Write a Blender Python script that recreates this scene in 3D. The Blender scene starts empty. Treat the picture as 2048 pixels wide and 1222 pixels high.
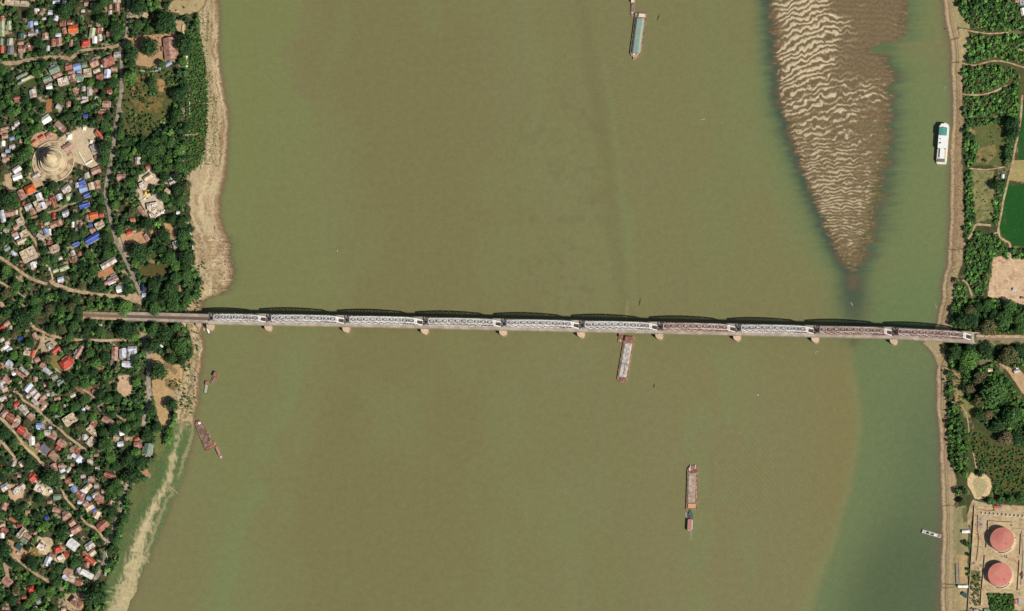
import bpy, math, random
import numpy as np
from mathutils import Vector, Matrix
SC = bpy.context.scene
COL = SC.collection
random.seed(7); RNG = np.random.default_rng(7)
# ------------------------------------------------------------------ camera
MPP = 0.70                       # metres per photograph pixel on the ground
DIST = 8000.0
TX, TY = 0.17, -0.28             # the satellite looks from the south-east
_d = Vector((TX, TY, 1)).normalized()
CAMPOS = _d * DIST
F = -_d
Rt = F.cross(Vector((0, 1, 0))).normalized()
Up = Rt.cross(F).normalized()
LENS = 36.0 * DIST / (2048 * MPP)
cam_d = bpy.data.cameras.new("camera"); cam = bpy.data.objects.new("camera", cam_d); COL.objects.link(cam)
cam_d.lens = LENS; cam_d.sensor_width = 36.0; cam_d.clip_start = 500; cam_d.clip_end = 40000
cam.matrix_world = Matrix(((Rt.x, Up.x, -F.x, CAMPOS.x), (Rt.y, Up.y, -F.y, CAMPOS.y), (Rt.z, Up.z, -F.z, CAMPOS.z), (0, 0, 0, 1)))
SC.camera = cam
SC.render.resolution_x = 1024; SC.render.resolution_y = 611
# ------------------------------------------------------------------ world, sun, exposure
SUNV = Vector((0.86, -0.66, 1.0)).normalized()
w = bpy.data.worlds.new("World"); SC.world = w; w.use_nodes = True
nt = w.node_tree; bg = nt.nodes['Background']
sky = nt.nodes.new('ShaderNodeTexSky'); sky.sky_type = 'NISHITA'; sky.sun_disc = False
sky.sun_elevation = math.asin(SUNV.z); sky.sun_rotation = math.atan2(SUNV.x, SUNV.y)
nt.links.new(sky.outputs[0], bg.inputs[0]); bg.inputs[1].default_value = 0.05
sd = bpy.data.lights.new("sun", 'SUN'); sd.energy = 4.4; sd.angle = math.radians(0.5); sd.color = (1.0, 0.965, 0.90)
so = bpy.data.objects.new("sun", sd); COL.objects.link(so)
so.rotation_euler = SUNV.to_track_quat('Z', 'Y').to_euler(); so.location = (600, -400, 900)
SC.view_settings.view_transform = 'Standard'; SC.view_settings.look = 'None'
SC.view_settings.exposure = 0.24; SC.view_settings.gamma = 1.0
# ------------------------------------------------------------------ measuring: photograph pixel -> point at height z
def P(px, py, z=0.0):
    nx = (px - 1024) / 1024 * (18 / LENS); ny = (611 - py) / 1024 * (18 / LENS)
    dx = F.x + nx * Rt.x + ny * Up.x; dy = F.y + nx * Rt.y + ny * Up.y; dz = F.z + nx * Rt.z + ny * Up.z
    t = (z - CAMPOS.z) / dz
    return CAMPOS.x + dx * t, CAMPOS.y + dy * t
KALB = 0.80
def lin(c):
    c = np.asarray(c, float) / 255.0
    return np.where(c <= 0.04045, c / 12.92, ((c + 0.055) / 1.055) ** 2.4)
def S(r, g, b): return tuple(float(v) for v in np.clip(lin((r, g, b)) * KALB, 0, 0.85))
# ------------------------------------------------------------------ vector noise
def _hash(ix, iy, seed):
    h = (ix.astype(np.int64) * 374761393 + iy.astype(np.int64) * 668265263 + seed * 982451653) & 0xffffffff
    h = ((h ^ (h >> 13)) * 1274126177) & 0xffffffff
    return ((h ^ (h >> 16)) & 0xffff) / 65535.0
def vn(x, y, seed=0):
    ix = np.floor(x); iy = np.floor(y); fx = x - ix; fy = y - iy
    fx = fx * fx * (3 - 2 * fx); fy = fy * fy * (3 - 2 * fy)
    a = _hash(ix, iy, seed); b = _hash(ix + 1, iy, seed); c = _hash(ix, iy + 1, seed); d = _hash(ix + 1, iy + 1, seed)
    return (a * (1 - fx) + b * fx) * (1 - fy) + (c * (1 - fx) + d * fx) * fy
def fbm(x, y, seed=0, o=4):
    s = 0; a = 0.5; t = 0
    for i in range(o):
        s = s + a * vn(x, y, seed + i * 17); t += a; x = x * 2.03 + 5.1; y = y * 2.03 + 1.7; a *= 0.55
    return s / t
def sst(a, b, x):
    t = np.clip((x - a) / (b - a), 0, 1); return t * t * (3 - 2 * t)
def inpoly(x, y, pts):
    r = np.zeros(np.shape(x), bool); n = len(pts); j = n - 1
    for i in range(n):
        xi, yi = pts[i]; xj, yj = pts[j]
        c = ((yi > y) != (yj > y)) & (x < (xj - xi) * (y - yi) / ((yj - yi) or 1e-9) + xi)
        r ^= c; j = i
    return r
def polydist(x, y, pts):            # distance to a polyline
    d = np.full(np.shape(x), 1e9)
    for (x0, y0), (x1, y1) in zip(pts[:-1], pts[1:]):
        vx, vy = x1 - x0, y1 - y0; L = vx * vx + vy * vy + 1e-9
        t = np.clip(((x - x0) * vx + (y - y0) * vy) / L, 0, 1)
        d = np.minimum(d, np.hypot(x - x0 - t * vx, y - y0 - t * vy))
    return d
# ------------------------------------------------------------------ scene helpers
def tag(o, label=None, cat=None, group=None, kind=None):
    if label: o['label'] = label
    if cat: o['category'] = cat
    if group: o['group'] = group
    if kind: o['kind'] = kind
    return o
def empty(name, loc, rz=0.0):
    o = bpy.data.objects.new(name, None); COL.objects.link(o); o.location = loc; o.rotation_euler = (0, 0, rz)
    o.empty_display_size = 2; return o
def link(name, me, parent=None, loc=None, rz=0.0):
    o = bpy.data.objects.new(name, me); COL.objects.link(o)
    if parent: o.parent = parent
    if loc is not None: o.location = loc
    if rz: o.rotation_euler = (0, 0, rz)
    return o
class MB:
    def __init__(s): s.v = []; s.f = []; s.m = []
    def add(s, vs, fs, mi=0):
        b = len(s.v); s.v += [tuple(v) for v in vs]; s.f += [tuple(i + b for i in f) for f in fs]; s.m += [mi] * len(fs); return s
    def box(s, x0, x1, y0, y1, z0, z1, mi=0, rot=0.0, c=(0, 0)):
        vs = [(x, y, z) for z in (z0, z1) for x, y in ((x0, y0), (x1, y0), (x1, y1), (x0, y1))]
        if rot:
            ca, sa = math.cos(rot), math.sin(rot)
            vs = [(c[0] + (x - c[0]) * ca - (y - c[1]) * sa, c[1] + (x - c[0]) * sa + (y - c[1]) * ca, z) for x, y, z in vs]
        return s.add(vs, [(3, 2, 1, 0), (4, 5, 6, 7), (0, 1, 5, 4), (1, 2, 6, 5), (2, 3, 7, 6), (3, 0, 4, 7)], mi)
    def bar(s, a, b, w, h=None, mi=0):       # rectangular bar from a to b
        a = Vector(a); b = Vector(b); h = h or w; d = (b - a)
        if d.length < 1e-6: return s
        d.normalize(); u = Vector((0, 0, 1)) if abs(d.z) < 0.95 else Vector((1, 0, 0))
        r = d.cross(u).normalized() * w / 2; t = r.normalized().cross(d).normalized() * h / 2
        vs = [p + q for p in (a, b) for q in (-r - t, r - t, r + t, -r + t)]
        return s.add(vs, [(3, 2, 1, 0), (4, 5, 6, 7), (0, 1, 5, 4), (1, 2, 6, 5), (2, 3, 7, 6), (3, 0, 4, 7)], mi)
    def prism(s, out, z0, z1, mi=0, top=1.0, c=(0, 0), cap=True):
        n = len(out); vs = [(x, y, z0) for x, y in out] + [(c[0] + (x - c[0]) * top, c[1] + (y - c[1]) * top, z1) for x, y in out]
        fs = [(i, (i + 1) % n, n + (i + 1) % n, n + i) for i in range(n)]
        if cap: fs += [tuple(range(n - 1, -1, -1)), tuple(range(n, 2 * n))]
        return s.add(vs, fs, mi)
    def cyl(s, x, y, r, z0, z1, n=16, mi=0, r2=None):
        r2 = r if r2 is None else r2
        a = [2 * math.pi * i / n for i in range(n)]
        vs = [(x + r * math.cos(t), y + r * math.sin(t), z0) for t in a] + [(x + r2 * math.cos(t), y + r2 * math.sin(t), z1) for t in a]
        return s.add(vs, [(i, (i + 1) % n, n + (i + 1) % n, n + i) for i in range(n)] + [tuple(range(n - 1, -1, -1)), tuple(range(n, 2 * n))], mi)
    def lathe(s, prof, n=48, mi=0, c=(0, 0)):
        b = []
        for r, z in prof: b += [(c[0] + r * math.cos(2 * math.pi * i / n), c[1] + r * math.sin(2 * math.pi * i / n), z) for i in range(n)]
        fs = []
        for k in range(len(prof) - 1):
            fs += [(k * n + i, k * n + (i + 1) % n, (k + 1) * n + (i + 1) % n, (k + 1) * n + i) for i in range(n)]
        fs.append(tuple((len(prof) - 1) * n + i for i in range(n)))
        return s.add(b, fs, mi)
    def mesh(s, name, mats):
        me = bpy.data.meshes.new(name); me.from_pydata(s.v, [], s.f)
        if not isinstance(mats, (list, tuple)): mats = [mats]
        for m in mats: me.materials.append(m)
        if len(mats) > 1: me.polygons.foreach_set('material_index', s.m)
        me.update(); return me
    def build(s, name, mats, parent=None, loc=None, rz=0.0): return link(name, s.mesh(name, mats), parent, loc, rz)
# ------------------------------------------------------------------ materials
def newmat(name):
    m = bpy.data.materials.new(name); m.use_nodes = True; return m, m.node_tree, m.node_tree.nodes['Principled BSDF']
def mat(name, c, rough=0.7, var=0.18, scale=0.6, c2=None, amt=0.4, scale2=0.25, metal=0.0, spec=0.3, stripes=0.0, coord='Object', bump=0.0):
    m, nt, b = newmat(name); N = nt.nodes; L = nt.links
    b.inputs['Roughness'].default_value = rough; b.inputs['Metallic'].default_value = metal
    b.inputs['Specular IOR Level'].default_value = spec
    tc = N.new('ShaderNodeTexCoord'); src = tc.outputs[coord]
    oi = N.new('ShaderNodeObjectInfo')
    ad = N.new('ShaderNodeVectorMath'); ad.operation = 'ADD'; L.new(src, ad.inputs[0])
    cx = N.new('ShaderNodeCombineXYZ'); mu = N.new('ShaderNodeMath'); mu.operation = 'MULTIPLY'; mu.inputs[1].default_value = 90
    L.new(oi.outputs['Random'], mu.inputs[0]); L.new(mu.outputs[0], cx.inputs[0]); L.new(cx.outputs[0], ad.inputs[1])
    n1 = N.new('ShaderNodeTexNoise'); n1.inputs['Scale'].default_value = scale; n1.inputs['Detail'].default_value = 4; L.new(ad.outputs[0], n1.inputs['Vector'])
    mr = N.new('ShaderNodeMapRange'); mr.inputs[1].default_value = 0.3; mr.inputs[2].default_value = 0.7; mr.inputs[3].default_value = 1 - var; mr.inputs[4].default_value = 1 + var
    L.new(n1.outputs['Fac'], mr.inputs[0])
    base = N.new('ShaderNodeMix'); base.data_type = 'RGBA'; base.inputs[6].default_value = (*c, 1); base.inputs[7].default_value = (*(c2 or c), 1)
    n2 = N.new('ShaderNodeTexNoise'); n2.inputs['Scale'].default_value = scale2; n2.inputs['Detail'].default_value = 3; L.new(ad.outputs[0], n2.inputs['Vector'])
    m2 = N.new('ShaderNodeMapRange'); m2.inputs[1].default_value = 0.62 - amt * 0.35; m2.inputs[2].default_value = 0.72 - amt * 0.3; L.new(n2.outputs['Fac'], m2.inputs[0])
    L.new(m2.outputs[0], base.inputs[0])
    vm = N.new('ShaderNodeVectorMath'); vm.operation = 'SCALE'; L.new(base.outputs[2], vm.inputs[0])
    fac = mr.outputs[0]
    ob = N.new('ShaderNodeMapRange'); ob.inputs[3].default_value = 0.88; ob.inputs[4].default_value = 1.1; L.new(oi.outputs['Random'], ob.inputs[0])
    mm = N.new('ShaderNodeMath'); mm.operation = 'MULTIPLY'; L.new(fac, mm.inputs[0]); L.new(ob.outputs[0], mm.inputs[1]); fac = mm.outputs[0]
    if stripes:
        wv = N.new('ShaderNodeTexWave'); wv.inputs['Scale'].default_value = 0.35; wv.inputs['Distortion'].default_value = 0.4; L.new(src, wv.inputs['Vector'])
        wr = N.new('ShaderNodeMapRange'); wr.inputs[3].default_value = 1 - stripes; wr.inputs[4].default_value = 1 + stripes * 0.5; L.new(wv.outputs['Fac'], wr.inputs[0])
        mk = N.new('ShaderNodeMath'); mk.operation = 'MULTIPLY'; L.new(fac, mk.inputs[0]); L.new(wr.outputs[0], mk.inputs[1]); fac = mk.outputs[0]
    L.new(fac, vm.inputs['Scale']); L.new(vm.outputs[0], b.inputs['Base Color'])
    if bump:
        bp = N.new('ShaderNodeBump'); bp.inputs['Distance'].default_value = bump; L.new(n1.outputs['Fac'], bp.inputs['Height']); L.new(bp.outputs[0], b.inputs['Normal'])
    return m
def attrmat(name, rough=0.9, spec=0.1, scale=0.5, var=0.2, bump=0.5, scale2=2.2, var2=0.12, bscale=0.8):
    m, nt, b = newmat(name); N = nt.nodes; L = nt.links
    b.inputs['Roughness'].default_value = rough; b.inputs['Specular IOR Level'].default_value = spec
    at = N.new('ShaderNodeAttribute'); at.attribute_name = 'tint'
    tc = N.new('ShaderNodeTexCoord')
    f = None
    for sc, va in ((scale, var), (scale2, var2)):
        n = N.new('ShaderNodeTexNoise'); n.inputs['Scale'].default_value = sc; n.inputs['Detail'].default_value = 5; L.new(tc.outputs['Object'], n.inputs['Vector'])
        mr = N.new('ShaderNodeMapRange'); mr.inputs[1].default_value = 0.3; mr.inputs[2].default_value = 0.7; mr.inputs[3].default_value = 1 - va; mr.inputs[4].default_value = 1 + va
        L.new(n.outputs['Fac'], mr.inputs[0])
        if f is None: f = mr.outputs[0]
        else:
            mm = N.new('ShaderNodeMath'); mm.operation = 'MULTIPLY'; L.new(f, mm.inputs[0]); L.new(mr.outputs[0], mm.inputs[1]); f = mm.outputs[0]
    vm = N.new('ShaderNodeVectorMath'); vm.operation = 'SCALE'; L.new(at.outputs['Color'], vm.inputs[0]); L.new(f, vm.inputs['Scale']); L.new(vm.outputs[0], b.inputs['Base Color'])
    if bump:
        n = N.new('ShaderNodeTexNoise'); n.inputs['Scale'].default_value = bscale; n.inputs['Detail'].default_value = 4; L.new(tc.outputs['Object'], n.inputs['Vector'])
        bp = N.new('ShaderNodeBump'); bp.inputs['Distance'].default_value = bump; L.new(n.outputs['Fac'], bp.inputs['Height']); L.new(bp.outputs[0], b.inputs['Normal'])
    return m
def npmesh(name, V, Q, mats, tint=None, smooth=False):
    """mesh from numpy vertices and quads"""
    me = bpy.data.meshes.new(name); n = len(V); k = Q.shape[1]
    me.vertices.add(n); me.vertices.foreach_set('co', np.ascontiguousarray(V, np.float32).ravel())
    me.loops.add(Q.size); me.loops.foreach_set('vertex_index', np.ascontiguousarray(Q, np.int32).ravel())
    me.polygons.add(len(Q)); me.polygons.foreach_set('loop_start', np.arange(0, Q.size, k, dtype=np.int32))
    try: me.polygons.foreach_set('loop_total', np.full(len(Q), k, np.int32))
    except Exception: pass
    if tint is not None:
        a = me.attributes.new('tint', 'FLOAT_COLOR', 'POINT'); c = np.ones((n, 4), np.float32); c[:, :3] = tint; a.data.foreach_set('color', c.ravel())
    me.polygons.foreach_set('use_smooth', np.full(len(Q), smooth))
    me.materials.append(mats); me.update(calc_edges=True); return me
# ================================================================== THE SETTING: banks, river bed, sandbar
SHL = [(-2500,437),(0,437),(40,440),(90,437),(130,440),(160,446),(200,452),(240,458),(290,457),(340,452),(375,446),(410,440),(430,439),(460,450),(480,458),(500,460),(515,460),(535,466),(560,466),(575,457),(586,446),(592,428),(598,414),(606,404),(640,401),(660,403.6),(700,408),(720,404),(760,400),(800,397),(838,390),(866,391),(885,386),(913,379),(941,369),(960,364),(979,358),(990,355),(998,347),(1016,341),(1030,336),(1054,325),(1096,307),(1123,298),(1132,287),(1160,278),(1187,271),(1203,262),(1222,254),(4000,100)]
SHR = [(-2500,1870),(0,1885),(33,1889),(65,1896),(98,1901),(131,1902),(164,1903),(200,1904),(249,1905),(282,1901),(315,1900),(400,1900),(433,1899),(465,1897),(498,1895.5),(531,1894),(550,1886),(564,1885),(600,1883),(613,1880),(645,1873),(662,1866),(676,1848),(686,1845),(695,1856),(711,1868),(727,1875),(760,1872),(809,1872),(842,1875),(875,1878.5),(924,1879),(960,1881),(998,1882),(1051,1883),(1086,1884),(1126,1881),(1222,1881),(4000,1881)]
TREEX = [(0,395),(70,402),(100,407),(150,412),(200,416),(250,413),(300,410),(330,398),(345,380),(400,380),(450,384),(500,389),(540,393),(560,405),(590,396),(600,386),(620,372),(650,372),(680,385),(715,385),(735,350),(800,338),(830,352),(880,346),(930,300),(980,275),(1030,255),(1100,240),(1170,215),(1222,212)]
def _i(tab, y): return np.interp(y, [a for a, b in tab], [b for a, b in tab])
def shoreL(y): return _i(SHL, y) + (3.0 * (fbm(y * 0.06, y * 0 + 3, 5, 3) - 0.5) + 2.2 * (fbm(y * 0.3, y * 0 + 7, 7, 2) - 0.5) * (1 + 2 * ((y > 470) & (y < 600)))) * 2
def shoreR(y): return _i(SHR, y) + (1.6 * (fbm(y * 0.07, y * 0 + 9, 6, 3) - 0.5) + 0.9 * (fbm(y * 0.35, y * 0 + 2, 8, 2) - 0.5)) * 2
BARL = [(-400,1526),(0,1536),(60,1541),(150,1549),(210,1560),(260,1573),(310,1590),(350,1605),(400,1625),(450,1645),(500,1667),(540,1692),(552,1704)]
BARR = [(-400,1818),(0,1816),(60,1813),(80,1806),(84,1788),(88,1755),(96,1744),(106,1752),(116,1772),(140,1782),(157,1788),(191,1780),(213,1787),(255,1784),(290,1782),(340,1775),(400,1766),(450,1756),(490,1742),(525,1726),(545,1712),(552,1706)]
def bar_d(x, y):                      # px inside the sandbar (+) / outside (-)
    fr = 8.0 * (fbm(x * 0.02, y * 0.15 + x * 0.02, 31, 2) - 0.5) * 2 + 5 * (fbm(x * 0.03, y * 0.42, 33, 2) - 0.5) * 2
    dl = x - (_i(BARL, y) + fr); dr = (_i(BARR, y) + fr * 1.5) - x
    dy = (554 - y) * 0.5
    return np.minimum(np.minimum(dl, dr), dy)
def dunes(x, y):
    u = (x - 1536) / 280.0
    T = 280 * (0.52 * u - 0.38 * u * u) * (1 - 0.45 * sst(180, 420, y))
    wx = 24 * (fbm(x * 0.014 + 3, y * 0.018, 41, 3) - 0.5) + 17 * (fbm(x * 0.075, y * 0.05, 43, 2) - 0.5) + 4 * (fbm(x * 0.2, y * 0.2, 47, 2) - 0.5)
    lam = 12.0 - 2.5 * sst(250, 500, y)
    ph = (y + T + wx) / lam; fr = ph - np.floor(ph)
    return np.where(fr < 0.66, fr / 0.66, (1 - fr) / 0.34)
def terrain(x, y):
    """height, plus helper fields, from photo-pixel ground coordinates"""
    dL = shoreL(y) - x; dR = x - shoreR(y); d = np.maximum(dL, dR)
    rise = np.where(dL > dR, 0.115, 0.15)
    z = np.where(d > 0, 4.0 * (1 - np.exp(-np.maximum(d, 0) * rise / 4.0 * 1.15)), np.maximum(d * 0.12, -4.5))
    z = np.where(d > 42, 4.0, z)
    z = z * (1 - sst(30, 42, d)) + 4.0 * sst(30, 42, d)
    bd = bar_d(x, y); saw = dunes(x, y)
    u = (x - 1536) / 280.0
    high = 0.56 * np.exp(-((u - 0.27) / 0.16) ** 2) * (1 - sst(120, 330, y) * 0.62) + 0.16 * np.exp(-((u - 0.56) / 0.18) ** 2) * sst(150, 260, y)
    patch = fbm(x * 0.016, y * 0.016, 57, 3)
    high = high + (patch - 0.5) * 0.45 - 0.10 * sst(470, 530, y)
    amp = 0.75 * sst(-0.12, 0.3, high)
    edge = sst(0, 14, bd)
    zb = -0.9 + 1.08 * sst(-10, 9, bd) + edge * (0.02 + 0.16 * high) + (saw - 0.18) * amp * edge * (0.45 + 1.0 * fbm(x * 0.06, y * 0.12, 59, 2)) + 0.16 * (fbm(x * 0.25, y * 0.3, 58, 2) - 0.5) * edge + 0.85 * (fbm(x * 0.11, y * 0.17, 60, 3) - 0.58) * edge * sst(60, 260, y) + (saw - 0.5) * 0.5 * (1 - edge) * sst(-12, 2, bd)
    inbar = bd > -14
    z = np.where(inbar & (d < 0), np.maximum(z, zb), z)
    return z, dL, dR, bd, saw, high
def zof(px, py):
    z = terrain(np.array([float(px)]), np.array([float(py)]))[0]
    return float(z[0])
# roads and paths: (kind, half width px, points)
ROADS = [
 ('road',3.65,[(257,-30),(257,20),(255,57),(250,80),(243,95),(243,125),(242,150),(243,180),(240,200),(236,225),(229,265),(226,298),(219,339),(211,380),(214,405),(218,416),(223,446),(229,469),(237,492),(247,511),(256,530),(264,547),(273,569),(281,588),(285,604)]),
 ('dirt',3.86,[(-30,130),(0,128),(41,124),(82,116),(123,115),(142,118)]),
 ('dirt',3.22,[(142,117),(164,101),(203,98),(229,93),(243,86)]),
 ('dirt',2.90,[(-30,500),(0,515),(10,521),(29,534),(49,549),(69,560),(95,568)]),
 ('dirt',3.86,[(100,560),(106,566),(121,573),(141,580),(180,587),(213,591),(236,593),(260,598),(285,606)]),
 ('dirt',2.15,[(42,415),(41,425),(47,441),(61,470),(72,486),(79,511),(92,528),(101,541),(106,557),(107,566)]),
 ('dirt',2.15,[(62,436),(92,426),(115,420),(131,412),(147,407),(160,400)]),
 ('dirt',1.94,[(-30,550),(0,564),(16,573),(33,583),(46,591),(60,606)]),
 ('dirt',1.94,[(-30,575),(0,586),(16,595),(29,600),(49,613)]),
 ('dirt',3.43,[(-20,590),(0,605),(10,616),(22,624)]),
 ('dirt',1.94,[(84,608),(92,614),(97,624),(100,630)]),
 ('dirt',2.58,[(52,640),(62,647),(70,657),(87,664),(101,670),(123,676),(147,679),(164,680),(190,680),(213,681),(240,680),(265,678),(284,671)]),
 ('dirt',2.15,[(284,671),(280,662),(275,655)]),
 ('dirt',1.82,[(284,668),(296,672),(308,676)]),
 ('road',4.73,[(285,671),(289,680),(292,698),(297,708),(298,731),(297,755),(298,800),(293,815),(290,832),(288,850)]),
 ('dirt',1.82,[(110,737),(124,747),(141,760),(157,773),(180,788),(191,798),(213,815),(229,826),(245,839),(258,848),(268,854),(280,853),(288,850)]),
 ('dirt',2.36,[(29,781),(40,790),(47,800),(65,811),(82,826),(101,844),(121,859),(136,874),(152,885),(177,905)]),
 ('dirt',2.04,[(205,915),(213,918),(229,926),(245,941)]),
 ('dirt',2.79,[(-20,830),(3,839),(16,851),(29,865),(43,883),(54,898),(70,911),(88,931),(100,944)]),
 ('dirt',2.36,[(115,970),(124,980),(134,1000),(149,1016),(164,1036),(174,1047),(193,1058),(207,1076),(220,1087)]),
 ('dirt',2.79,[(-20,866),(0,879),(13,895),(29,915),(26,929)]),
 ('road',3.43,[(257,960),(253,975),(247,990),(241,1008),(238,1031),(228,1050),(227,1066),(218,1078),(210,1090)]),
 ('road',3.65,[(211,1100),(208,1124),(200,1142),(191,1158),(183,1166)]),
 ('dirt',2.79,[(18,1085),(14,1098),(22,1108),(36,1120),(55,1136),(73,1149),(102,1165),(131,1182)]),
 ('dirt',1.72,[(29,782),(16,797),(8,806)]),
 ('dirt',1.94,[(77,697),(70,706),(66,718),(61,742),(49,755),(39,767),(29,781)]),
 ('dirt',2.79,[(88,668),(84,684),(77,697)]),
 ('dirt',1.50,[(1917,59),(1932,60),(1948,63),(1975,67),(2000,66),(2017,65)]),
 ('dirt',1.50,[(1925,126),(1935,129),(1950,130),(1968,126),(1983,122),(2007,123),(2035,131),(2060,138)]),
 ('dirt',1.50,[(1925,188),(1940,190),(1958,190),(1975,187),(1991,182),(2014,170)]),
 ('dirt',1.28,[(2037,98),(2060,106)]),
 ('dirt',2.04,[(2045,190),(2044,200),(2041,238),(2035,274),(2030,298),(2023,336),(2017,360),(2008,396),(2003,425),(1997,457),(2000,472),(2008,480),(2018,486),(2021,498),(2020,515)]),
 ('dirt',1.18,[(1938,337),(1971,339),(1990,337),(2010,334)]),
 ('dirt',1.94,[(1926,492),(1933,482),(1943,469),(1950,452),(1958,449),(1982,451)]),
 ('dirt',1.28,[(1985,470),(1991,466),(1998,466)]),
 ('dirt',1.61,[(1925,560),(1935,568),(1942,585),(1944,592)]),
 ('dirt',1.50,[(1945,900),(1950,920),(1953,937)]),
 ('dirt',1.40,[(1903,804),(1918,808),(1930,822),(1936,842),(1938,868)]),
 ('dirt',4.51,[(1951,1001),(1944,1014),(1940,1028),(1938,1050)]),
 ('dirt',1.61,[(370,270),(385,270),(400,266)]),
 ('dirt',1.28,[(380,180),(379,215),(380,234)]),
]
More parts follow.
